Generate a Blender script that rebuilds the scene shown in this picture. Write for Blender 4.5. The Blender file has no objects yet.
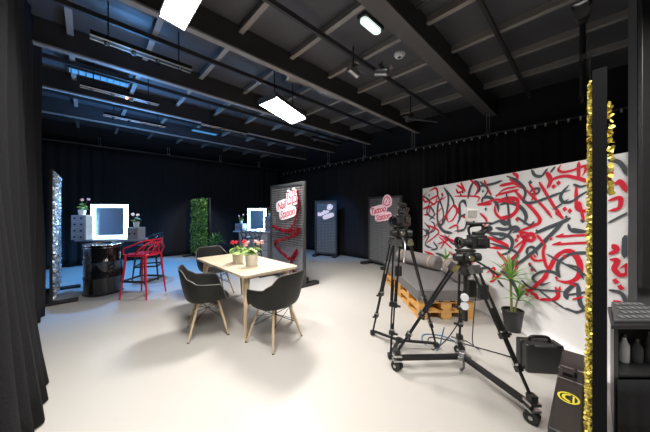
import bpy, math, random
from mathutils import Vector, Matrix
random.seed(7)
PI = math.pi
R = math.radians
SC = bpy.context.scene
COL = SC.collection
# the hall's own grid: A runs along the back wall, B along the right wall
A = Vector((.724, .69, 0)); B = Vector((-.69, .724, 0))
ANG_A = math.atan2(A.y, A.x); ANG_B = math.atan2(B.y, B.x)
def ab(q, p, z=0): return A * q + B * p + Vector((0, 0, z))

# ------------------------------------------------------------------ materials
MATS = {}
def mat(name, col, rough=.5, metal=0, emit=0, spec=.5, noise=0, nscale=8, coat=0, bump=0, bscale=40, ecol=None, stretch=None, sheen=0):
    m = bpy.data.materials.new(name); m.use_nodes = True
    nt = m.node_tree; b = nt.nodes['Principled BSDF']
    c = (*col, 1)
    b.inputs['Base Color'].default_value = c
    b.inputs['Roughness'].default_value = rough
    b.inputs['Metallic'].default_value = metal
    b.inputs['Specular IOR Level'].default_value = spec
    b.inputs['Coat Weight'].default_value = coat
    b.inputs['Sheen Weight'].default_value = sheen
    tc = nt.nodes.new('ShaderNodeTexCoord')
    mp = nt.nodes.new('ShaderNodeMapping')
    nt.links.new(tc.outputs['Object'], mp.inputs[0])
    if stretch: mp.inputs['Scale'].default_value = stretch
    if noise:
        n = nt.nodes.new('ShaderNodeTexNoise'); n.inputs['Scale'].default_value = nscale; n.inputs['Detail'].default_value = 4
        nt.links.new(mp.outputs[0], n.inputs['Vector'])
        mx = nt.nodes.new('ShaderNodeMix'); mx.data_type = 'RGBA'
        mx.inputs[6].default_value = tuple(max(0, v * (1 - noise)) for v in col) + (1,)
        mx.inputs[7].default_value = tuple(min(1, v * (1 + noise)) for v in col) + (1,)
        nt.links.new(n.outputs['Fac'], mx.inputs[0]); nt.links.new(mx.outputs[2], b.inputs['Base Color'])
    if bump:
        n2 = nt.nodes.new('ShaderNodeTexNoise'); n2.inputs['Scale'].default_value = bscale
        nt.links.new(mp.outputs[0], n2.inputs['Vector'])
        bp = nt.nodes.new('ShaderNodeBump'); bp.inputs['Strength'].default_value = bump; bp.inputs['Distance'].default_value = .01
        nt.links.new(n2.outputs['Fac'], bp.inputs['Height']); nt.links.new(bp.outputs[0], b.inputs['Normal'])
    if emit:
        b.inputs['Emission Color'].default_value = (*(ecol or col), 1)
        b.inputs['Emission Strength'].default_value = emit
    MATS[name] = m
    return m
M_floor = mat('floor_epoxy', (.49, .467, .437), .30, spec=.4, noise=.05, nscale=.7, bump=.02, bscale=3)
M_wall = mat('black_wall', (.012, .012, .014), .8)
M_deck = mat('ceiling_deck', (.10, .10, .112), .42, noise=.3, nscale=1.2)
M_steel = mat('painted_steel', (.34, .315, .295), .5, noise=.15, nscale=3)
M_beam = mat('dark_beam', (.045, .043, .045), .45, noise=.2, nscale=3)
M_widebeam = mat('wide_beam_lit_flange', (.115, .11, .11), .5, noise=.15, nscale=2)
M_curtain = mat('black_curtain', (.022, .021, .023), .95, spec=.25, bump=.2, bscale=60)
M_drape = mat('charcoal_drape', (.011, .011, .0125), .95, spec=.2, bump=.3, bscale=80)
M_black = mat('black_plastic', (.018, .018, .019), .4, noise=.2, nscale=10)
M_blackmetal = mat('black_metal', (.016, .016, .018), .35, metal=.3)
M_glossblack = mat('gloss_black_paint', (.008, .008, .010), .12, coat=.6)
M_shell = mat('chair_shell', (.014, .0135, .013), .5, spec=.3, bump=.05, bscale=200)
M_rim = mat('shell_rim', (.13, .125, .12), .4)
M_wood = mat('ash_wood', (.60, .46, .30), .5, noise=.18, nscale=6, stretch=(1, 1, .12))
M_tabletop = mat('oak_veneer', (.63, .52, .38), .35, noise=.14, nscale=5, stretch=(.6, 6, 6))
M_pine = mat('pallet_pine', (.66, .36, .11), .6, noise=.25, nscale=5, stretch=(1, 6, 6))
M_alu = mat('aluminium', (.55, .55, .56), .3, metal=1)
M_chrome = mat('chrome', (.8, .8, .82), .12, metal=1)
M_grey = mat('grey_frame', (.055, .057, .06), .5)
M_wire = mat('grid_wire', (.38, .385, .39), .45, metal=.3)
M_backgrid = mat('panel_mesh_back', (.12, .135, .155), .7)  # blue light falling on the far panels is put into this tint
M_white = mat('white_board', (.72, .72, .74), .45)
M_print = mat('banner_white', (.90, .885, .885), .5, spec=.3)
M_red = mat('print_red', (.74, .014, .04), .45)
M_char = mat('print_charcoal', (.075, .083, .098), .45)
M_redplast = mat('red_plastic', (.62, .012, .04), .25)
M_garland = mat('red_tinsel', (.50, .008, .03), .35, metal=.1)
M_garland2 = mat('dark_red_tinsel', (.16, .004, .012), .4)
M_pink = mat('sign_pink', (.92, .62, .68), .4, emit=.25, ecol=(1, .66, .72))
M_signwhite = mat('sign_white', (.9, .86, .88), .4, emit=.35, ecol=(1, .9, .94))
M_signred = mat('sign_red', (.62, .03, .08), .4)
M_gold = mat('gold_sequin', (.74, .60, .12), .42, metal=.55)
M_goldback = mat('gold_cloth', (.35, .24, .03), .6, metal=.4)
M_silver = mat('silver_sequin', (.85, .9, .95), .35, metal=.7)
M_led = mat('led_strip', (.75, .9, 1), .4, emit=6, ecol=(.55, .84, 1))
M_bulb = mat('mirror_bulb', (1, 1, 1), .3, emit=30, ecol=(.7, .9, 1))
M_mirror = mat('mirror_glass', (.22, .30, .42), .28, metal=1)
M_softbox = mat('panel_diffuser', (1, 1, 1), .4, emit=22, ecol=(1, .96, .9))
M_emer = mat('emergency_lens', (.8, .9, .88), .4, emit=.9, ecol=(.8, 1, .93))
M_bluelamp = mat('blue_troffer', (.1, .3, .5), .4, emit=.5, ecol=(.12, .42, .85))
M_warmlamp = mat('warm_pilot_lamp', (1, .5, .2), .4, emit=4, ecol=(1, .45, .15))
M_leaf = mat('leaf_green', (.07, .23, .035), .4, noise=.4, nscale=12)
M_leaflight = mat('leaf_light_green', (.32, .50, .14), .4, noise=.4, nscale=14)
M_stem = mat('plant_stem', (.22, .24, .08), .6)
M_petalred = mat('red_petal', (.70, .02, .06), .5)
M_petalpink = mat('pink_petal', (.85, .50, .50), .5)
M_pot = mat('cream_pot', (.66, .62, .52), .45, bump=.3, bscale=50)
M_potwhite = mat('white_pot', (.8, .82, .84), .35)
M_soil = mat('soil', (.04, .028, .02), .9)
M_felt = mat('grey_felt', (.15, .142, .142), .9, noise=.35, nscale=90, bump=.2, bscale=120)
M_felt2 = mat('taupe_felt', (.24, .215, .21), .9, noise=.3, nscale=90)
M_tan = mat('tan_strap', (.60, .38, .20), .6)
M_case = mat('trunk_case', (.02, .018, .017), .38, noise=.2, nscale=6)
M_yellow = mat('yellow_sticker', (.85, .75, .06), .4)
M_cable = mat('black_cable', (.02, .02, .025), .5)
M_bluecable = mat('blue_cable', (.03, .17, .32), .45)
M_cone = mat('grey_box', (.36, .38, .42), .5)
M_lensglass = mat('lens_glass', (.02, .02, .03), .05, coat=1)
M_screen = mat('monitor_face', (.34, .33, .33), .3, noise=.4, nscale=60)
M_ivory = mat('monitor_shell', (.62, .58, .56), .4)
M_consolekeys = mat('console_keys', (.15, .15, .15), .4)
M_duct = mat('duct_foil', (.36, .36, .36), .35, metal=.8, bump=.4, bscale=30)
M_hook = mat('hook_white', (.75, .75, .75), .4)
M_pillar = mat('grey_pillar', (.085, .088, .095), .7)
M_matte = mat('matte_black_edge', (.006, .006, .007), .8, spec=.1)
M_boxface = mat('grey_drawer_face', (.30, .32, .38), .5)
M_rubber = mat('rubber', (.02, .02, .02), .7)

# ------------------------------------------------------------------ mesh builder
class MB:
    def __init__(s): s.v = []; s.f = []; s.mi = []; s.M = Matrix.Identity(4)
    def add(s, vs, fs, mi=0):
        o = len(s.v); s.v += [s.M @ Vector(v) for v in vs]
        s.f += [tuple(i + o for i in f) for f in fs]; s.mi += [mi] * len(fs)
    def box(s, c, d, rot=None, mi=0):
        h = Vector(d) / 2; c = Vector(c); vs = []
        for x in (-1, 1):
            for y in (-1, 1):
                for z in (-1, 1):
                    v = Vector((x * h.x, y * h.y, z * h.z))
                    vs.append(c + (rot @ v if rot else v))
        s.add(vs, [(0, 1, 3, 2), (4, 6, 7, 5), (0, 4, 5, 1), (2, 3, 7, 6), (0, 2, 6, 4), (1, 5, 7, 3)], mi)
    def bar(s, a, b, w, h, mi=0, up=(0, 0, 1)):
        a = Vector(a); b = Vector(b); d = (b - a); L = d.length; d.normalize()
        u = Vector(up)
        if abs(d.dot(u)) > .98: u = Vector((1, 0, 0))
        y = u.cross(d).normalized(); z = d.cross(y)
        s.box((a + b) / 2, (L, w, h), Matrix((d, y, z)).transposed(), mi)
    def tube(s, a, b, r0, r1=None, n=10, mi=0):
        r1 = r0 if r1 is None else r1
        s.path([a, b], [r0, r1], n, mi)
    def path(s, pts, r, n=8, mi=0, caps=True):
        pts = [Vector(p) for p in pts]; k = len(pts)
        rs = r if isinstance(r, (list, tuple)) else [r] * k
        rings = []; prev = None
        for i, p in enumerate(pts):
            t = (pts[min(i + 1, k - 1)] - pts[max(i - 1, 0)])
            if t.length < 1e-9: t = Vector((0, 0, 1))
            t.normalize()
            if prev is None:
                u = t.cross(Vector((0, 0, 1)))
                if u.length < .05: u = t.cross(Vector((1, 0, 0)))
            else: u = prev - t * prev.dot(t)
            u.normalize(); prev = u; w = t.cross(u)
            rings.append([p + (u * math.cos(2 * PI * j / n) + w * math.sin(2 * PI * j / n)) * rs[i] for j in range(n)])
        vs = [v for ring in rings for v in ring]; fs = []
        for i in range(k - 1):
            for j in range(n):
                fs.append((i * n + j, i * n + (j + 1) % n, (i + 1) * n + (j + 1) % n, (i + 1) * n + j))
        if caps: fs.append(tuple(range(n - 1, -1, -1))); fs.append(tuple((k - 1) * n + j for j in range(n)))
        s.add(vs, fs, mi)
    def lathe(s, prof, c=(0, 0, 0), n=24, mi=0, caps=True):
        c = Vector(c); vs = []; fs = []
        for r, z in prof:
            for j in range(n): vs.append(c + Vector((r * math.cos(2 * PI * j / n), r * math.sin(2 * PI * j / n), z)))
        for i in range(len(prof) - 1):
            for j in range(n): fs.append((i * n + j, i * n + (j + 1) % n, (i + 1) * n + (j + 1) % n, (i + 1) * n + j))
        if caps: fs.append(tuple(range(n - 1, -1, -1))); fs.append(tuple((len(prof) - 1) * n + j for j in range(n)))
        s.add(vs, fs, mi)
    def ball(s, c, r, n=10, mi=0, sc=(1, 1, 1)):
        c = Vector(c); vs = [c + Vector((0, 0, r * sc[2]))]; m = max(4, n // 2); fs = []
        for i in range(1, m):
            th = PI * i / m
            for j in range(n):
                ph = 2 * PI * j / n
                vs.append(c + Vector((r * sc[0] * math.sin(th) * math.cos(ph), r * sc[1] * math.sin(th) * math.sin(ph), r * sc[2] * math.cos(th))))
        vs.append(c - Vector((0, 0, r * sc[2])))
        for j in range(n): fs.append((0, 1 + j, 1 + (j + 1) % n))
        for i in range(m - 2):
            for j in range(n):
                a = 1 + i * n
                fs.append((a + j, a + n + j, a + n + (j + 1) % n, a + (j + 1) % n))
        e = len(vs) - 1; a = 1 + (m - 2) * n
        for j in range(n): fs.append((a + j, e, a + (j + 1) % n))
        s.add(vs, fs, mi)
    def grid(s, fn, nu, nv, mi=0, wrap=False):
        vs = [fn(i / nu, j / nv) for j in range(nv + 1) for i in range(nu + (0 if wrap else 1))]
        w = nu + (0 if wrap else 1); fs = []
        for j in range(nv):
            for i in range(nu):
                fs.append((j * w + i, j * w + (i + 1) % w, (j + 1) * w + (i + 1) % w, (j + 1) * w + i))
        s.add(vs, fs, mi)
    def build(s, name, mats, parent=None, world=False, bevel=0, smooth=True, solid=0, sub=0, angle=38):
        me = bpy.data.meshes.new(name)
        vs = s.v
        if world and parent is not None:
            inv = (Matrix.Translation(parent.location) @ Matrix.Rotation(parent.rotation_euler.z, 4, 'Z')).inverted()
            pp = parent.parent
            if pp is not None:
                inv = inv @ (Matrix.Translation(pp.location) @ Matrix.Rotation(pp.rotation_euler.z, 4, 'Z')).inverted()
            vs = [inv @ v for v in vs]
        me.from_pydata([tuple(v) for v in vs], [], s.f)
        if not isinstance(mats, (list, tuple)): mats = [mats]
        for m in mats: me.materials.append(m)
        me.polygons.foreach_set('material_index', s.mi)
        if smooth:
            me.polygons.foreach_set('use_smooth', [True] * len(s.f))
            me.update(); me.set_sharp_from_angle(angle=R(angle))
        me.update()
        o = bpy.data.objects.new(name, me); COL.objects.link(o)
        if parent is not None: o.parent = parent
        if solid:
            md = o.modifiers.new('thick', 'SOLIDIFY'); md.thickness = solid; md.offset = 0
        if bevel:
            md = o.modifiers.new('bevel', 'BEVEL'); md.width = bevel; md.segments = 2; md.limit_method = 'ANGLE'; md.angle_limit = R(50)
        if sub:
            md = o.modifiers.new('sub', 'SUBSURF'); md.levels = sub; md.render_levels = sub
        return o
def tag(o, label, cat, group=None):
    o['label'] = label; o['category'] = cat
    if group: o['group'] = group
    return o
def thing(name, label, cat, loc=(0, 0, 0), rz=0, group=None):
    o = bpy.data.objects.new(name, None); COL.objects.link(o)
    o.location = loc; o.rotation_euler = (0, 0, rz); o.empty_display_size = .1
    return tag(o, label, cat, group)
def single(name, mb, m, loc, rz, label, cat, group=None, **k):
    o = mb.build(name, m, **k); o.location = loc; o.rotation_euler = (0, 0, rz)
    return tag(o, label, cat, group)
def struct(name, mb, m, **k):
    o = mb.build(name, m, **k); o['kind'] = 'structure'; return o
def copy_tree(o, loc, rz, label=None):
    def cp(x, par):
        c = x.copy(); COL.objects.link(c)
        if par: c.parent = par
        for ch in list(x.children): cp(ch, c)
        return c
    c = cp(o, None); c.location = loc; c.rotation_euler = (0, 0, rz)
    if label: c['label'] = label
    return c
def spline(pts, per=6):
    pts = [Vector(p) for p in pts]
    if len(pts) < 3: 
        return [pts[0].lerp(pts[-1], i / per) for i in range(per + 1)] if len(pts) == 2 else pts
    P = [pts[0] * 2 - pts[1]] + pts + [pts[-1] * 2 - pts[-2]]; out = []
    for i in range(1, len(P) - 2):
        for k in range(per):
            t = k / per; a, b, c, d = P[i - 1], P[i], P[i + 1], P[i + 2]
            out.append(.5 * ((2 * b) + (c - a) * t + (2 * a - 5 * b + 4 * c - d) * t * t + (3 * b - a - 3 * c + d) * t ** 3))
    out.append(pts[-1]); return out

# ------------------------------------------------------------------ camera, world
cam = bpy.data.cameras.new('camera'); co = bpy.data.objects.new('camera', cam); COL.objects.link(co)
co.location = (0, 0, 1.5); co.rotation_euler = (R(90), 0, 0)
cam.sensor_width = 36; cam.lens = 252 / 650 * 36; cam.shift_y = -5 / 650; cam.clip_start = .02
SC.camera = co
w = bpy.data.worlds.new('world'); SC.world = w; w.use_nodes = True
w.node_tree.nodes['Background'].inputs[0].default_value = (.5, .6, .8, 1)
w.node_tree.nodes['Background'].inputs[1].default_value = .02
vs = SC.view_settings; SC.display_settings.display_device = 'sRGB'
vs.view_transform = 'Standard'; vs.look = 'None'; vs.gamma = 1; vs.use_curve_mapping = False; vs.exposure = 0

# ------------------------------------------------------------------ shell
P0, P1, Q0, Q1 = -2.6, 9.95, -1.35, 6.55
ZC = 3.95
def abbox(q0, q1, p0, p1, z0, z1):
    m = MB(); rot = Matrix((A, B, Vector((0, 0, 1)))).transposed()
    m.box(ab((q0 + q1) / 2, (p0 + p1) / 2, (z0 + z1) / 2), (q1 - q0, p1 - p0, z1 - z0), rot); return m
struct('floor', abbox(Q0, Q1, P0, P1, -.1, 0), M_floor)
struct('ceiling', abbox(Q0, Q1, P0, P1, ZC, ZC + .1), M_deck)
struct('wall_back', abbox(Q0, Q1, P1, P1 + .1, 0, ZC), M_wall)
struct('wall_right', abbox(Q1, Q1 + .1, P0, P1, 0, ZC), M_wall)
struct('wall_left', abbox(Q0 - .1, Q0, P0, P1, 0, ZC), M_wall)
struct('wall_front', abbox(Q0, Q1, P0 - .1, P0, 0, ZC), M_wall)
# steelwork under the deck
n = 0
for p in (1.5, 3.2, 4.8, 6.4, 8.0):
    m = MB(); wd = .20 if p == 1.5 else .085
    rot = Matrix((A, B, Vector((0, 0, 1)))).transposed(); L = Q1 - Q0 - .02; qc = (Q0 + Q1) / 2
    m.box(ab(qc, p, 3.612), (L, wd, .024), rot, 2 if p == 1.5 else 0); m.box(ab(qc, p, 3.78), (L, .04, .32), rot, 1)  # flange paler than the web: light on its underside put into the colour
    if p == 1.5: m.box(ab(qc, p - .08, 3.78), (L, .02, .32), rot, 1)
    n += 1; o = struct('trim_%d' % n, m, [M_steel, M_beam, M_widebeam])
for k in range(0, 8):
    q = -.14 + .817 * k; m = MB(); rot = Matrix((A, B, Vector((0, 0, 1)))).transposed()
    m.box(ab(q, (P0 + P1) / 2, 3.86), (.065, P1 - P0 - .02, .025), rot); m.box(ab(q, (P0 + P1) / 2, 3.91), (.02, P1 - P0 - .02, .075), rot)
    n += 1; struct('trim_%d' % n, m, M_steel)
for p in (.83, 2.43, 4.03, 5.6, 7.2, 8.9):
    m = MB(); rot = Matrix((A, B, Vector((0, 0, 1)))).transposed()
    m.box(ab(qc, p, 3.815), (L, .04, .06), rot); n += 1; struct('trim_%d' % n, m, M_beam)

# ------------------------------------------------------------------ curtains
def curtain_mb(pts, z0, z1, amp=.05, wl=.16, flare=0, seed=0):
    rnd = random.Random(seed); pts = [Vector((*p[:2], 0)) for p in pts]
    seg = [(pts[i + 1] - pts[i]).length for i in range(len(pts) - 1)]; L = sum(seg)
    n = max(12, int(L / wl * 8)); nz = 14
    ph = [rnd.uniform(0, 6.28) for _ in range(4)]
    def at(s):
        d = s * L
        for i, l in enumerate(seg):
            if d <= l or i == len(seg) - 1:
                t = (pts[i + 1] - pts[i]).normalized(); return pts[i] + t * d, Vector((-t.y, t.x, 0))
            d -= l
    def fn(u, v):
        c, nn = at(u); x = u * L / wl * 2 * PI
        a = amp * (.55 + .45 * math.sin(u * L * 1.3 + ph[0])) * (.55 + .55 * (1 - v))
        y = math.sin(x + .8 * math.sin(u * L * 2.1 + ph[1]) + .25 * (1 - v) * math.sin(3 * v + u * L * 1.7)) * a
        y += .3 * a * math.sin(x * 1.73 + ph[2]) + .012 * math.sin(v * 9 + u * L * 4 + ph[3])
        y += flare * (1 - v) ** 3
        return c + nn * y + Vector((0, 0, z0 + (z1 - z0) * v))
    m = MB(); m.grid(fn, n, nz); return m
def curtain(pts, z0, z1, label, hooks=0, m=M_curtain, **k):
    c = Vector((sum(p[0] for p in pts) / len(pts), sum(p[1] for p in pts) / len(pts), 0))
    t = thing('stage_curtain', label, 'curtain', c)
    curtain_mb(pts, z0, z1, **k).build('drape', m, t, world=True, solid=.004)
    a = Vector((*pts[0][:2], 0)); b = Vector((*pts[-1][:2], 0))
    for i in range(hooks):
        q = a.lerp(b, (i + .5) / hooks); h = MB()
        h.box(q + Vector((0, 0, z1 + .03)), (.02, .02, .055)); h.ball(q + Vector((0, 0, z1 + .055)), .016, 6)
        h.build('curtain_hook', M_hook, t, world=True)
    return t
QB = 6.3; PB = 9.6
ZR = 3.08; ZA = 3.3
curtain([ab(QB, 3.0), ab(QB, 9.4)], .02, ZR, 'far flat black curtain behind the two distant grid panels', 22, wl=.2, amp=.035, seed=1)
curtain([ab(QB - .03, .95), ab(QB - .03, 3.0)], .02, ZR, 'black curtain above the far half of the red and black lettering wall', 13, wl=.17, amp=.05, seed=2)
curtain([ab(QB - .06, -1.2), ab(QB - .06, .95)], .02, ZR, 'deeply pleated black curtain near the gold stand, behind the lettering wall', 14, wl=.2, amp=.085, seed=3)
curtain([ab(6.2, PB), ab(2.9, PB)], .02, ZA, 'black back curtain behind the farther lit mirror', 0, wl=.22, amp=.035, seed=4)
curtain([ab(2.9, PB - .03), ab(-1.25, PB - .03)], .02, ZA, 'black back curtain behind the nearer lit mirror and oil drum', 0, wl=.22, amp=.035, seed=5)
curtain([ab(-.46, 3.45), ab(-.5, 5.45)], .02, ZC - .02, 'tall black curtain just behind the nearest left curtain', 0, wl=.24, amp=.07, seed=6)
curtain([ab(-.44, 1.2), ab(-.40, 3.4)], .015, ZC - .02, 'nearest black curtain flaring onto the floor at the left edge', 0, m=M_drape, wl=.26, amp=.07, flare=-.16, seed=8)
curtain([ab(-1.15, 5.5), ab(-1.15, 9.3)], .02, ZA, 'recessed black side curtain behind the glittering panel', 0, wl=.22, amp=.04, seed=9)
def rail(pts, z, label, rods):
    t = thing('curtain_rail', label, 'curtain rail', (pts[0][0], pts[0][1], z))
    m = MB(); m.path([Vector((*p[:2], z)) for p in pts], .022, 8); m.build('track', M_beam, t, world=True)
    for r in rods:
        m = MB()
        for dx in (-.03, .03): m.tube((r[0] + dx, r[1], z), (r[0] + dx, r[1], 3.6), .008, n=6)
        m.box((r[0], r[1], z + .03), (.09, .05, .05)); m.build('hanger_rod', M_alu, t, world=True)
rail([ab(QB - .04, -1.3), ab(QB - .04, 9.45)], ZR + .07, 'long curtain rail with paired hanger rods along the right wall', [ab(QB - .04, p) for p in (1.5, 3.2, 4.8, 6.4)])
rail([ab(-1.2, PB), ab(6.25, PB)], ZA + .04, 'curtain rail high along the dark back wall', [ab(q, PB) for q in (.3, 2.0, 3.7, 5.3)])
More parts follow.
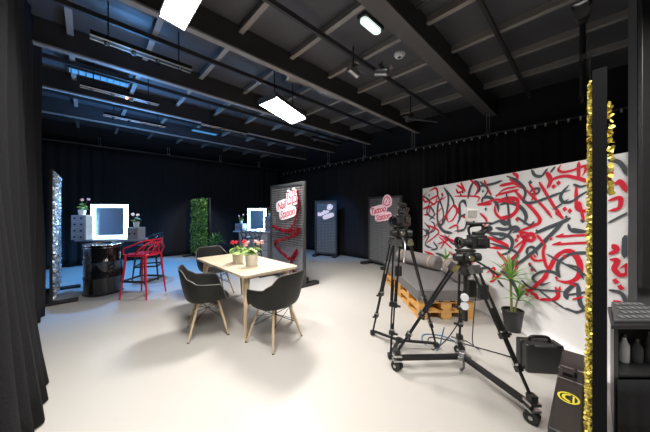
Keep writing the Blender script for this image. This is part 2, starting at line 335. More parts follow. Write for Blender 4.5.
STROKES = [
 ('r',0.064,[2.895,1.952,2.942,1.862,2.932,1.807,2.904,1.763]),
 ('r',0.047,[2.923,1.78,2.969,1.858,3.091,1.878,3.202,1.846,3.333,1.789,3.4,1.761]),
 ('r',0.043,[3.232,2.005,3.232,1.825]),
 ('r',0.044,[3.21,1.778,3.21,1.576,3.22,1.529,3.269,1.501,3.387,1.516]),
 ('r',0.036,[3.057,2.007,3.031,1.958,3.074,1.925,3.171,1.927,3.247,1.948,3.294,1.948,3.291,1.899,3.262,1.855]),
 ('r',0.042,[2.806,1.85,2.895,1.698,2.987,1.546,3.082,1.422]),
 ('r',0.039,[2.996,1.483,3.043,1.453,3.087,1.413]),
 ('r',0.052,[2.457,1.782,2.601,1.635,2.734,1.511,2.816,1.404,2.796,1.346,2.713,1.341]),
 ('r',0.037,[2.624,1.778,2.755,1.649,2.876,1.529,2.966,1.415]),
 ('r',0.058,[2.214,1.86,2.353,1.869,2.482,1.866,2.601,1.78]),
 ('r',0.053,[2.431,2.013,2.506,1.959,2.482,1.898,2.379,1.932]),
 ('g',0.048,[2.339,1.982,2.482,1.909,2.601,1.801,2.624,1.717,2.601,1.625,2.713,1.601,2.876,1.643,3.022,1.69,3.155,1.724]),
 ('g',0.045,[2.708,2.011,2.755,1.934,2.836,1.913,2.885,1.963,2.914,1.992]),
 ('g',0.041,[2.996,1.997,2.942,1.939]),
 ('g',0.04,[2.702,1.711,2.792,1.715,2.8,1.767,2.723,1.766,2.687,1.722]),
 ('g',0.044,[3.14,1.777,3.074,1.704,3.054,1.643,3.091,1.594,3.171,1.603,3.247,1.658,3.387,1.743]),
 ('g',0.062,[2.214,1.582,2.326,1.613,2.457,1.598,2.578,1.532,2.635,1.429,2.601,1.325]),
 ('r',0.06,[2.214,1.663,2.379,1.678,2.506,1.65,2.501,1.533,2.405,1.446,2.214,1.409]),
 ('g',0.031,[2.326,1.77,2.366,1.557,2.392,1.314]),
 ('g',0.032,[3.179,1.781,3.247,1.749,3.312,1.759]),
 ('rd',0.047,[2.978,1.775]),
 ('rd',0.047,[3.031,1.811]),
 ('rd',0.046,[3.096,1.522]),
 ('rd',0.045,[3.148,1.501]),
 ('rd',0.055,[2.506,1.388]),
 ('gd',0.052,[2.691,1.853]),
 ('gd',0.043,[3.269,1.402]),
 ('g',0.071,[3.159,1.427,3.04,1.363,2.895,1.299,2.751,1.225]),
 ('g',0.073,[3.091,1.386,2.932,1.213,2.796,1.063,2.601,0.88,2.457,0.777]),
 ('g',0.038,[3.132,1.362,3.155,1.304,3.217,1.283,3.387,1.313]),
 ('r',0.036,[3.387,1.274,3.171,1.24,2.996,1.208]),
 ('r',0.037,[3.387,1.198,3.171,1.16,2.96,1.115]),
 ('r',0.032,[2.996,1.208,3.091,1.255]),
 ('r',0.032,[2.96,1.115,3.065,1.164]),
 ('r',0.054,[2.554,1.249,2.691,1.3,2.796,1.355,2.821,1.433]),
 ('r',0.065,[2.554,1.249,2.578,1.178,2.691,1.133,2.744,1.175,2.702,1.22,2.624,1.172,2.601,1.077,2.506,0.937,2.353,0.799,2.214,0.697]),
 ('g',0.06,[2.214,1.142,2.353,1.167,2.426,1.097,2.418,1.009,2.353,0.922,2.214,0.876]),
 ('r',0.056,[2.214,1.049,2.339,1.02,2.214,0.975]),
 ('g',0.047,[2.647,0.95,2.658,1.033,2.734,1.054,2.792,0.966]),
 ('r',0.045,[2.885,1.114,2.856,1.015,2.885,0.888,2.918,0.82]),
 ('r',0.041,[2.691,0.948,2.755,0.9,2.904,0.938]),
 ('r',0.072,[2.816,0.646,2.932,0.842,3.005,0.985,3.091,1.062,3.171,1.066,3.232,0.993,3.247,0.897,3.217,0.806,3.123,0.738,3.005,0.728]),
 ('g',0.053,[3.387,1.093,3.217,1.065,3.123,1.024,3.04,0.938,3.022,0.844,3.054,0.771]),
 ('g',0.048,[3.054,0.771,2.969,0.81,2.836,0.782,2.738,0.703,2.744,0.651,2.836,0.632,2.942,0.687]),
 ('g',0.028,[2.895,1.002,3.091,0.93,3.387,0.827]),
 ('rd',0.048,[2.687,0.836]),
 ('rd',0.048,[2.719,0.779]),
 ('rd',0.051,[2.518,1.168]),
 ('rd',0.051,[2.494,1.116]),
 ('rd',0.051,[2.506,1.394]),
 ('g',0.047,[2.214,1.35,2.326,1.31,2.379,1.379,2.405,1.27,2.506,1.245]),
 ('r',0.07,[2.917,0.76,2.82,0.659,2.695,0.523,2.623,0.507]),
 ('r',0.045,[2.486,0.422,2.639,0.582]),
 ('r',0.054,[2.695,0.489,2.769,0.478,2.8,0.401]),
 ('r',0.053,[2.999,0.654,3.031,0.556,2.972,0.5,2.84,0.453,2.856,0.411]),
 ('g',0.031,[2.8,0.556,2.99,0.479,3.11,0.443]),
 ('g',0.048,[3.093,0.449,3.205,0.451,3.279,0.504,3.335,0.586]),
 ('g',0.066,[3.118,0.551,3.113,0.627,3.182,0.72,3.238,0.754]),
 ('g',0.055,[3.232,0.74,3.235,0.633,3.257,0.541,3.321,0.509]),
 ('g',0.038,[3.11,0.595,3.22,0.648,3.349,0.716]),
 ('rd',0.049,[2.639,0.445]),
 ('rd',0.048,[2.695,0.417]),
 ('rd',0.044,[2.945,0.411]),
 ('rd',0.043,[3.008,0.416]),
 ('r',0.064,[3.293,0.465,3.349,0.456]),
 ('r',0.065,[0.296,1.929,0.554,1.977,0.627,1.837,0.428,1.774,0.157,1.704,0.026,1.802,0.227,1.935]),
 ('r',0.053,[0.085,1.836,0.491,1.641,0.615,1.805]),
 ('g',0.07,[0.844,1.967,0.994,1.783,0.941,1.473,0.789,1.23,0.627,1.304,0.644,1.637,0.844,1.823]),
 ('g',0.048,[0.925,1.912,1.129,1.714,1.187,1.548]),
 ('g',0.084,[0.602,1.253,0.844,1.105,1.129,1.089]),
 ('r',0.048,[0.363,1.323,0.8,1.575]),
 ('r',0.053,[0.192,0.79,0.686,1.05]),
 ('r',0.062,[1.004,1.282,0.941,1.41,1.153,1.6,1.257,1.504,1.153,1.354,1.004,1.282]),
 ('r',0.044,[1.225,1.518,1.383,1.418,1.572,1.367]),
 ('g',0.072,[1.257,1.264,1.339,1.389,1.33,1.619,1.448,1.672,1.519,1.572]),
 ('r',0.036,[1.177,1.772,1.781,1.729,1.763,1.633]),
 ('r',0.058,[1.763,1.602,2.083,1.609]),
 ('g',0.073,[1.551,1.709,1.592,1.856,1.677,1.961,1.781,1.944,1.817,1.837,1.745,1.77]),
 ('g',0.055,[1.817,1.894,2.083,1.899,2.275,1.929]),
 ('g',0.06,[1.87,1.625,1.904,1.704,2.052,1.697,2.174,1.597,2.203,1.48]),
 ('r',0.046,[2.144,1.727,2.396,1.762,2.539,1.777]),
 ('r',0.055,[2.174,1.625,2.396,1.657,2.497,1.641]),
 ('r',0.051,[2.138,1.598,2.144,1.479,2.261,1.393,2.422,1.426,2.517,1.524,2.497,1.631]),
 ('r',0.043,[1.921,1.979,1.988,1.848,2.071,1.724]),
 ('r',0.038,[2.144,1.697,2.289,1.798,2.522,1.82]),
 ('g',0.031,[2.343,1.748,2.37,1.481,2.409,1.262]),
 ('g',0.065,[2.144,1.255,2.316,1.244,2.473,1.288,2.527,1.249,2.435,1.209]),
 ('g',0.065,[1.955,1.186,2.083,1.167,2.289,1.174,2.427,1.115,2.422,0.957]),
 ('r',0.068,[1.981,1.109,2.357,1.014,2.036,0.949]),
 ('r',0.044,[1.961,1.077,2.052,0.935]),
 ('r',0.042,[0.674,0.976,1.129,0.797]),
 ('r',0.046,[1.029,1.043,0.72,0.736]),
 ('r',0.042,[0.817,0.959,1.177,0.923]),
 ('r',0.042,[0.615,0.82,1.105,0.975]),
 ('g',0.056,[0.085,1.24,0.309,1.116,0.157,0.996,0.504,1.095,0.491,1.231,0.363,1.277]),
 ('g',0.057,[0.329,1.61,0.504,1.436,0.282,1.292]),
 ('r',0.053,[1.248,1.973,1.435,1.869,1.294,1.829,1.225,1.91]),
 ('r',0.044,[1.361,2.004,1.49,1.823]),
 ('g',0.051,[0.011,0.909,0.296,1.009,0.157,1.105]),
 ('r',0.059,[0.011,1.542,0.296,1.593,0.262,1.433,0.048,1.412]),
 ('g',0.056,[0.46,0.851,0.615,0.737,0.363,0.658]),
 ('r',0.052,[1.004,1.164,1.248,1.24,1.294,1.097]),
 ('gd',0.057,[0.296,1.841]),
 ('gd',0.049,[1.004,1.612]),
 ('gd',0.046,[1.361,1.79]),
 ('gd',0.04,[1.897,1.805]),
 ('gd',0.045,[1.418,1.828]),
 ('rd',0.043,[2.51,1.396]),
 ('rd',0.043,[2.497,1.108]),
 ('rd',0.065,[0.789,1.827]),
 ('r',0.074,[0.085,0.586,0.491,0.548,0.296,0.336,0.011,0.351]),
 ('g',0.075,[0.554,0.626,0.899,0.589,0.844,0.387,0.491,0.24]),
 ('r',0.059,[1.004,0.732,1.294,0.662,1.551,0.764,1.67,0.625]),
 ('g',0.057,[1.294,0.546,1.67,0.518,1.988,0.642,2.144,0.535]),
 ('r',0.064,[2.174,0.918,2.343,0.766,2.174,0.543,1.988,0.396]),
 ('g',0.055,[2.232,0.651,2.396,0.601,2.497,0.457]),
 ('r',0.053,[1.551,0.381,1.852,0.357,2.052,0.269]),
 ('r',0.051,[3.531,1.738,3.568,1.762,3.625,1.656]),
 ('r',0.046,[3.481,1.594,3.568,1.617,3.561,1.53,3.481,1.498]),
 ('g',0.043,[3.481,1.976,3.568,1.93,3.632,1.791]),
 ('g',0.036,[3.481,1.389,3.632,1.492]),
 ('r',0.035,[3.413,1.86,3.509,1.855,3.462,1.794]),
 ('r',0.061,[3.486,1.098,3.542,1.147,3.512,1.196]),
 ('r',0.055,[3.493,1.052,3.549,1.052,3.527,0.978,3.567,0.93,3.619,0.959,3.616,1.025,3.567,0.987]),
 ('rd',0.046,[3.536,0.864]),
 ('rd',0.045,[3.572,0.818]),
 ('g',0.04,[3.486,0.768,3.581,0.764,3.619,0.654]),
 ('r',0.077,[3.518,0.662,3.59,0.676]),
 ('g',0.058,[3.607,1.287,3.599,1.084]),
 ('g',0.057,[-0.008,1.862,0.304,1.714,0.204,1.456,0.554,1.327]),
 ('g',0.047,[0.599,1.882,0.837,1.461,0.742,1.144]),
 ('r',0.037,[0.029,0.841,1.067,1.522]),
 ('r',0.046,[0.118,1.544,0.942,1.781]),
 ('g',0.058,[1.298,1.38,1.529,1.433,1.468,1.194,1.186,1.131]),
 ('r',0.047,[1.833,1.605,2.185,1.664,2.462,1.599]),
 ('g',0.053,[1.998,1.279,2.255,1.361,2.425,1.261,2.255,1.105,2.037,1.14]),
 ('r',0.046,[2.45,1.0,2.679,1.201,2.51,1.226]),
 ('g',0.049,[2.037,1.022,2.51,0.947,2.336,0.712]),
 ('r',0.048,[2.083,0.445,2.127,0.665,1.974,0.558]),
 ('g',0.044,[2.185,0.508,2.31,0.421]),
 ('r',0.039,[2.925,0.465,3.022,0.56,3.055,0.679]),
 ('r',0.039,[2.812,0.406,3.022,0.377]),
 ('g',0.034,[2.569,0.612,2.732,0.55,3.116,0.634]),
 ('r',0.047,[2.522,0.857,2.45,0.622]),
 ('r',0.036,[3.241,1.601,3.283,1.401]),
 ('g',0.033,[2.97,1.513,3.143,1.629]),
 ('g',0.032,[3.174,1.314,3.297,1.299]),
 ('r',0.042,[0.671,1.018,1.298,0.936]),
 ('r',0.05,[0.204,1.193,0.671,1.099,0.448,0.914]),
 ('g',0.047,[0.877,1.038,1.186,0.886,1.509,1.029]),
 ('g',0.059,[0.029,1.094,0.287,0.983,0.135,0.747,0.448,0.705]),
 ('r',0.045,[1.607,2.025,1.79,1.877,1.7,1.724]),
 ('g',0.043,[1.833,1.966,1.998,1.827,1.893,1.683]),
 ('r',0.034,[2.679,1.843,2.757,1.715,2.706,1.621]),
 ('g',0.032,[3.096,0.925,3.23,0.913,3.283,0.806]),
 ('r',0.033,[3.116,0.74,3.211,0.725]),
 ('r',0.032,[3.174,0.57,3.283,0.64]),
 ('g',0.033,[2.679,0.838,2.782,0.765]),
 ('r',0.037,[2.782,1.215,2.879,1.109]),
 ('g',0.038,[2.51,1.422,2.679,1.328,2.757,1.38]),
 ('r',0.043,[1.833,1.469,1.974,1.35,1.876,1.223]),
 ('gd',0.033,[2.782,1.263]),
 ('gd',0.03,[3.116,1.436]),
 ('gd',0.036,[2.51,0.803]),
 ('gd',0.051,[1.127,1.719]),
 ('gd',0.042,[1.958,1.53]),
 ('rd',0.036,[2.948,1.186]),
 ('rd',0.035,[3.013,0.755]),
 ('rd',0.038,[2.757,0.95]),
 ('rd',0.056,[1.298,1.535]),
 ('rd',0.034,[3.096,1.01]),
]
# lamp powers
POW = [92, 46, 54, 72, 34]
BLUES = [((-4.6, 6.3, 3.4), (-4.9, 5.7, 0), 750, 90), ((-2.6, 7.6, 3.4), (-3.2, 7.6, 0), 260, 100), ((-4.1, 5.4, 2.6), (-3.9, 5.5, 4.2), 130, 165), ((-2.9, 3.7, 3.2), (-2.9, 3.7, 4.2), 10, 165), ((-1.2, 7.0, 3.3), (.1, 8.4, 1.0), 200, 50)]  # the upward spots are added, unseen, to turn the ceiling blue
WHITES = [((-2.6, 6.6, 3.3), (-4.0, 8.2, 1.2), 200, 40), ((-3.2, 5.3, 2.9), (-4.7, 4.4, 1.1), 90, 45)]  # unseen spots added to brighten the leaf panel and the silver sequins
# ------------------------------------------------------------------ lettering wall (free-standing printed banner)
MO = Vector((2.9 - .112 * 5.8, 5.8, 0)); MX = Vector((.112, -1, 0)).normalized(); MN = Vector((-MX.y, MX.x, 0)) * -1   # MN faces the room
if MN.x > 0: MN = -MN
ML = 3.62; MZ0, MZ1 = .435, 2.016
def mp_(s, z, off=0): return MO + MX * s + MN * off + Vector((0, 0, z))
bw = thing('printed_backdrop', 'wide white backdrop wall covered in red and charcoal calligraphy strokes', 'backdrop', MO + MX * ML / 2)
m = MB(); m.box(MO + MX * ML / 2 - MN * .085 + Vector((0, 0, 1.0)), (ML, .06, 2.0), Matrix((MX, MN, Vector((0, 0, 1)))).transposed())
m.build('backing_board', M_black, bw, world=True)
m = MB()
def sheet(u, v):
    s = u * ML
    return mp_(s, MZ0 + (MZ1 - MZ0) * v, .004 * math.sin(u * 23) * (1 - v))
m.grid(sheet, 60, 8)
lay = 0
for c, wd, q in STROKES:
    pts = [Vector((q[i], q[i + 1], 0)) for i in range(0, len(q), 2)]
    lay += 1; off = .006 + .00004 * lay; mi = 1 if c[0] == 'r' else 2
    cl = lambda s, z: mp_(min(max(s, 0.002), ML - .002), min(max(z, MZ0 + .002), MZ1 - .002), off)
    if c.endswith('d'):
        s, z = pts[0].x, pts[0].y; h = wd * .62
        m.add([cl(s - h * .9, z + h * .15), cl(s - .1 * h, z - h), cl(s + h, z - h * .1), cl(s + h * .15, z + h)], [(0, 1, 2, 3)], mi); continue
    sp = spline(pts, 7); k = len(sp); L_, R_ = [], []
    for i, p in enumerate(sp):
        t = (sp[min(i + 1, k - 1)] - sp[max(i - 1, 0)])
        if t.length < 1e-6: t = Vector((1, 0, 0))
        t.normalize(); nrm = Vector((-t.y, t.x, 0)); f = i / (k - 1)
        nib = .62 + .5 * abs(math.sin(math.atan2(t.y, t.x) - R(35)))
        e = min(1, .35 + f * 6, .2 + (1 - f) * 5)
        h = wd * .5 * nib * e * .80
        L_.append(p + nrm * h); R_.append(p - nrm * h)
    vs_ = [cl(p.x, p.y) for p in L_] + [cl(p.x, p.y) for p in R_]
    m.add(vs_, [(i, i + 1, k + i + 1, k + i) for i in range(k - 1)], mi)
m.build('printed_sheet', [M_print, M_red, M_char], bw, world=True, smooth=False)
m = MB()
def skirt(u, v):
    # the plain lower part of the sheet hangs down and sweeps out onto the floor
    s = u * ML; wob = .010 * math.sin(u * 31 + 2 * v) + .006 * math.sin(u * 57)
    if v < .6: t = v / .6; return mp_(s, MZ0 - (MZ0 - .10) * t, .001 + wob * t)
    t = (v - .6) / .4; a = t * PI / 2
    return mp_(s, .10 - .096 * math.sin(a), wob + .10 * (1 - math.cos(a)) + .05 * t * t + .03 * t * math.sin(u * 40))
m.grid(skirt, 80, 14); m.build('sheet_skirt', M_print, bw, world=True)

# ------------------------------------------------------------------ grid panels with signs
def text_geo(txt, size, shear=.25, off=0):
    cu = bpy.data.curves.new('lettering_source', 'FONT'); cu.body = txt; cu.size = size; cu.shear = shear; cu.offset = off
    cu.align_x = 'CENTER'; cu.resolution_u = 3; cu.space_character = .92
    ob = bpy.data.objects.new('lettering_source', cu); COL.objects.link(ob)
    bpy.context.view_layer.update()
    dg = bpy.context.evaluated_depsgraph_get(); me = bpy.data.meshes.new_from_object(ob.evaluated_get(dg))
    vs_ = [v.co.copy() for v in me.vertices]; fs = [tuple(p.vertices) for p in me.polygons]
    bpy.data.objects.remove(ob); bpy.data.curves.remove(cu); bpy.data.meshes.remove(me)
    return vs_, fs
def panel(left, right, z1, label, group, pitch=.05, foot=.7, footh=.07, solidback=False, side=.05):
    left = Vector(left); right = Vector(right); x = (right - left); W = x.length; c = (left + right) / 2
    t = thing('grid_panel', label, 'display panel', (c.x, c.y, 0), math.atan2(x.y, x.x), group)
    m = MB(); fw = .055
    m.box((-W / 2 + fw / 2, 0, z1 / 2), (fw, side, z1)); m.box((W / 2 - fw / 2, 0, z1 / 2), (fw, side, z1))
    m.box((0, 0, z1 - fw / 2), (W - 2 * fw, side, fw)); m.box((0, 0, .1), (W - 2 * fw, side, fw)); m.build('frame', M_grey, t, bevel=.004)
    m = MB(); z = .13
    while z < z1 - fw: m.box((0, -.012, z), (W - 2 * fw, .006, .014)); z += pitch
    xx = -W / 2 + fw
    while xx < W / 2 - fw: m.box((xx, -.004, (z1 + .05) / 2), (.014, .006, z1 - .16)); xx += pitch
    m.build('wire_grid', M_wire, t, smooth=False)
    if solidback:
        m = MB(); m.box((0, .015, z1 / 2 + .03), (W - 2 * fw, .006, z1 - .17)); m.build('mesh_backing', M_backgrid, t)
    for sx in ([-W / 2 + .05, W / 2 - .05, W / 2 - .40] if W > 1.2 else [-W / 2 + .05, W / 2 - .05]):
        m = MB(); m.box((sx, 0, footh / 2), (.13, foot, footh)); m.build('base_foot', M_black, t, bevel=.008)
    return t, W
def sign(t, cx, cz, lines, size, back, letter, icon=None, rot=.15, shear=.28, scribble=None):
    """acrylic sign: a bold outlined backing with lettering on it; lies on the front (-y) of panel t"""
    rt = Matrix.Rotation(rot, 4, 'Z'); bk = MB(); lt = MB(); y0 = -.035
    def put(mb, vs_, fs, dx, dz, y):
        out = []
        for v in vs_:
            q = rt @ Vector((v.x + dx, v.y + dz, 0)); out.append(Vector((cx + q.x, y, cz + q.y)))
        mb.add(out, fs)
    def slab(mb, vs_, fs, dx, dz, y, th):
        put(mb, vs_, fs, dx, dz, y); put(mb, vs_, [f[::-1] for f in fs], dx, dz, y + th)
    for i, (txt, dx, dz, sz) in enumerate(lines):
        v, f = text_geo(txt, sz, shear, sz * .10); slab(bk, v, f, dx, dz, y0, .012)
        wd = max(p.x for p in v) - min(p.x for p in v)
        # outline body behind the word
        k = 18; pts = [Vector((math.copysign(abs(math.cos(a)) ** .5, math.cos(a)) * (wd / 2 + sz * .05), math.copysign(abs(math.sin(a)) ** .6, math.sin(a)) * sz * .52 + sz * .33, 0)) for a in [2 * PI * j / k for j in range(k)]]
        slab(bk, pts, [tuple(range(k))], dx, dz, y0 + .001, .011)
        v, f = text_geo(txt, sz, shear, sz * .012); put(lt, v, f, dx, dz, y0 - .004)
    for pl in (scribble or []):
        for pts, wd in pl:
            sp = spline([(a, b, 0) for a, b in pts], 5); k = len(sp); Lf = []; Rt = []; Lb = []; Rb = []
            for i, p in enumerate(sp):
                tt = (sp[min(i + 1, k - 1)] - sp[max(i - 1, 0)]).normalized(); nn = Vector((-tt.y, tt.x, 0))
                Lf.append(p + nn * wd); Rt.append(p - nn * wd); Lb.append(p + nn * wd * 4); Rb.append(p - nn * wd * 4)
            q = [(i, i + 1, k + i + 1, k + i) for i in range(k - 1)]
            put(lt, Lf + Rt, q, 0, 0, y0 - .004); slab(bk, Lb + Rb, q, 0, 0, y0, .012)
    b = bk.build('sign_board', back, t, smooth=False)
    l = lt.build('lettering', letter, b, smooth=False)
    b['label'] = 'pink and white outlined sign board'
    return b
def bottle_icon(dx, dz, s):
    # little polish bottle outline
    o = [(-.5, 0), (.5, 0), (.5, .8), (.2, .95), (.25, 1.7), (-.25, 1.7), (-.2, .95), (-.5, .8), (-.5, 0)]
    return [([(dx + a * s, dz + b * s), (dx + c * s, dz + d * s)], s * .09) for (a, b), (c, d) in zip(o, o[1:])]
PL, PR = (-1.27, 5.95), (-.39, 4.95)
t1, W1 = panel(PL, PR, 2.09, 'tall grey grid panel with red tinsel garland and bottle sign beside the table', 'sign panels')
sign(t1, .05, 1.56, [('Nail', -.19, .02, .235), ('Station', .0, -.18, .225)], .2, M_signwhite, M_signred, rot=.20,
     scribble=[bottle_icon(.13, .07, .145) + bottle_icon(.33, .06, .145)])
t2, W2 = panel((-.33, 8.5), (.40, 8.25), 1.84, 'far grid panel with a small whitish sign, in bluish light, beside the garland panel', 'sign panels', solidback=True, side=.09, foot=.5)
def squig(x0, z0, n, w, h, wd):
    pts = [(x0, z0)]
    for i in range(n): pts += [(x0 + w * (i + .3), z0 + h * (1 if i % 2 == 0 else .6)), (x0 + w * (i + .7), z0)]
    return [(pts, wd)]
sign(t2, .0, 1.42, [('Station', .05, -.16, .14)], .14, M_signwhite, M_pink, rot=.35, scribble=[squig(-.26, .0, 4, .10, .10, .008), [([(.12, .1), (.2, .2), (.26, .14), (.18, .1), (.14, .16)], .012)]])
t3, W3 = panel((1.27, 7.3), (1.90, 6.2), 1.89, 'far grid panel with a pink sign, half hidden behind the left video camera', 'sign panels', solidback=True, foot=.6)
sign(t3, -.06, 1.47, [('Tattoo', -.14, .0, .24), ('Station', .02, -.20, .22)], .19, M_pink, M_signred, rot=.16,
     scribble=[[([(.12, .17), (.14, .30), (.25, .37), (.35, .30), (.34, .18), (.24, .14), (.14, .18)], .014), ([(.18, .2), (.3, .33)], .012)]])
# tinsel garland in zigzag on the first panel
def loc1(x, z, y=-.06): return Matrix.Translation(t1.location) @ Matrix.Rotation(t1.rotation_euler.z, 4, 'Z') @ Vector((x, y, z))
zig = [(.49,1.92),(.53,1.62),(.49,1.46),(.32,1.19),(.05,1.07),(-.49,1.15),(-.11,1.09),(.24,1.06),(.53,1.14),(.47,1.04),(.09,.92),(-.40,.79),(-.23,.65),(-.02,.57),(.21,.51),(.46,.69),(.39,.56),(.24,.41),(.35,.29),(.49,.19)]
ctr = spline([loc1(a, b) for a, b in zig], 8); m = MB(); rnd = random.Random(3)
m.path(ctr, .012, 6)
for a, b in zip(ctr, ctr[1:]):
    for _ in range(15):
        p = a.lerp(b, rnd.random()); d = Vector((rnd.gauss(0, 1), rnd.gauss(0, 1), rnd.gauss(0, 1))).normalized(); s_ = d.cross(Vector((0, .3, 1))).normalized() * .013
        m.add([p - s_, p + s_, p + d * .060], [(0, 1, 2)], rnd.randint(0, 1))
base = loc1(0, 0); m.v = [v - base for v in m.v]
single('tinsel_garland', m, [M_garland, M_garland2], base, 0, 'red tinsel garland zigzagging down the grid panel beside the table', 'garland', smooth=False)

# ------------------------------------------------------------------ sequin / foliage / gold panels
def sequins(m, W, z0, z1, y, size, rnd, tilt=.5, step=None, xoff=0, wave=0):
    st = step or size * .95; z = z0; row = 0
    while z < z1:
        x = -W / 2 + (st / 2 if row % 2 else 0)
        while x < W / 2:
            nrm = Vector((rnd.gauss(0, tilt), -1, rnd.gauss(0, tilt))).normalized(); u = nrm.cross(Vector((0, 0, 1))).normalized(); v = u.cross(nrm)
            c = Vector((x + xoff, y - wave * (1 + math.sin(z * 9 + x * 14)) - rnd.random() * .006, z)); h = size / 2
            m.add([c + (u * math.cos(a) + v * math.sin(a)) * h for a in (0, PI / 3, 2 * PI / 3, PI, 4 * PI / 3, 5 * PI / 3)], [(0, 1, 2, 3, 4, 5)])
            x += st
        z += st; row += 1
def board(name, left, right, z1, label, cat, foot=.5, fm=M_black, fw=.05, side=.045):
    left = Vector((*left, 0)); right = Vector((*right, 0)); x = right - left; W = x.length; c = (left + right) / 2
    t = thing(name, label, cat, (c.x, c.y, 0), math.atan2(x.y, x.x))
    m = MB()
    m.box((-W / 2 + fw / 2, 0, z1 / 2), (fw, side, z1)); m.box((W / 2 - fw / 2, 0, z1 / 2), (fw, side, z1)); m.box((0, 0, z1 - fw / 2), (W - 2 * fw, side, fw)); m.box((0, 0, .1), (W - 2 * fw, side, fw))
    m.box((0, .008, z1 / 2 + .04), (W - 2 * fw, .008, z1 - .16)); m.build('frame', fm, t)
    for sx in (-W / 2 + .06, W / 2 - .06):
        m = MB(); m.box((sx, 0, .025), (.11, foot, .05)); m.build('base_foot', M_black, t, bevel=.006)
    return t, W
rnd = random.Random(11)
ts, Ws = board('sequin_panel', (-4.32, 3.97), (-5.1, 4.82), 2.17, 'silver sequin panel seen nearly edge-on beside the left curtains', 'sequin panel', foot=.62, fw=.025, side=.03)
m = MB(); sequins(m, Ws - .02, .12, 2.14, -.026, .034, rnd, .7)
sequins(m, Ws - .02, .12, 2.14, -.032, .034, rnd, .8, step=.06, wave=.003)
m.build('sequin_cloth', M_silver, ts, smooth=False)
tg, Wg = board('foliage_panel', (-4.45, 8.5), (-3.6, 7.9), 1.92, 'tall panel of lit green artificial leaves before the back curtain', 'foliage panel', foot=.7)
m = MB(); m2 = MB()
for i in range(3400):
    c = Vector((rnd.uniform(-Wg / 2 + .03, Wg / 2 - .04), -.03 - rnd.random() * .06, rnd.uniform(.12, 1.9)))
    d = Vector((rnd.gauss(0, .6), -.5, rnd.gauss(-.3, .6))).normalized(); s_ = d.cross(Vector((0, 1, .2))).normalized() * .016; L = rnd.uniform(.04, .07)
    mm = m if rnd.random() < .5 else m2
    mm.add([c, c + d * L * .5 + s_, c + d * L, c + d * L * .5 - s_], [(0, 1, 2, 3)])
m.build('foliage', M_leaf, tg, smooth=False); m2.build('young_foliage', M_leaflight, tg, smooth=False)
# gold stand at the right, seen edge-on
tgd, Wgd = board('gold_sequin_stand', (1.76, 1.625), (1.25, 1.147), 2.15, 'black-edged stand hung with gold sequins, seen edge-on at right', 'sequin stand', foot=.3, fm=M_matte, side=.046)
for sgn, nm in ((1, 'sequin_fringe'), (-1, 'rear_fringe')):
    m = MB(); m.M = Matrix.Rotation(0 if sgn > 0 else PI, 4, 'Z')
    if sgn < 0:
        for k in range(90):
            c = Vector((-.32 + rnd.gauss(0, .012), -.024 - rnd.random() * .016, 1.58 + rnd.random() ** 1.6 * .42)); nrm = Vector((rnd.gauss(-.4, .6), rnd.gauss(-.5, .5), rnd.gauss(0, .6))).normalized(); u = nrm.orthogonal().normalized(); v = nrm.cross(u)
            m.add([c + (u * math.cos(a) + v * math.sin(a)) * .010 for a in (0, PI / 3, 2 * PI / 3, PI, 4 * PI / 3, 5 * PI / 3)], [(0, 1, 2, 3, 4, 5)])
    else:
        sequins(m, Wgd - .01, .12, 2.10, -.026, .015, rnd, .55, wave=.003)
        for x in (.30, .33):                                            # the overlapping front edge hangs proud of the cloth
            z = .12
            while z < 2.10:
                for _ in range(7):
                    c = Vector((x + rnd.gauss(0, .012), -.026 - rnd.random() * (.009 + .008 * (2.1 - z)), z + rnd.random() * .02))
                    nrm = Vector((rnd.gauss(.4, .6), rnd.gauss(-.5, .5), rnd.gauss(0, .6))).normalized(); u = nrm.orthogonal().normalized(); v = nrm.cross(u)
                    m.add([c + (u * math.cos(a) + v * math.sin(a)) * .0065 for a in (0, PI / 3, 2 * PI / 3, PI, 4 * PI / 3, 5 * PI / 3)], [(0, 1, 2, 3, 4, 5)])
                z += .016
    m.build(nm, M_gold, tgd, smooth=False)
# ------------------------------------------------------------------ dining table and shell armchairs
TU = Vector((-.705, .709, 0)); TV = Vector((.709, .705, 0)); T0 = Vector((-.93, 2.88, 0)); TL, TW = 1.6, .8
tc = T0 + TU * TL / 2 + TV * TW / 2
tt = thing('dining_table', 'light oak table with four splayed wooden legs and two potted geraniums on top', 'table', tc, math.atan2(TU.y, TU.x))
m = MB(); r = .05; pts = []
for cx, cy, a0 in ((1, 1, 0), (-1, 1, 90), (-1, -1, 180), (1, -1, 270)):
    for k in range(5):
        a = R(a0 + 22.5 * k); pts.append((cx * (TL / 2 - r) + r * math.cos(a), cy * (TW / 2 - r) + r * math.sin(a)))
k = len(pts)
m.add([(x, y, .75) for x, y in pts] + [(x, y, .725) for x, y in pts] + [(x * .97, y * .95, .712) for x, y in pts],
      [tuple(range(k))] + [(i, k + i, k + (i + 1) % k, (i + 1) % k) for i in range(k)] + [(k + i, 2 * k + i, 2 * k + (i + 1) % k, k + (i + 1) % k) for i in range(k)] + [tuple(range(3 * k - 1, 2 * k - 1, -1))])
m.build('tabletop', M_tabletop, tt)
m = MB()
for y in (-.24, .24): m.box((0, y, .685), (1.25, .025, .055))
for x in (-.62, .62): m.box((x, 0, .685), (.025, .48, .055))
m.build('apron', M_wood, tt)
for sx in (-1, 1):
    for sy in (-1, 1):
        m = MB(); a = Vector((sx * .655, sy * .285, .715)); b = Vector((sx * .735, sy * .35, 0))
        m.path([a, a.lerp(b, .12), b], [.042, .038, .016], 14); m.build('leg', M_wood, tt)

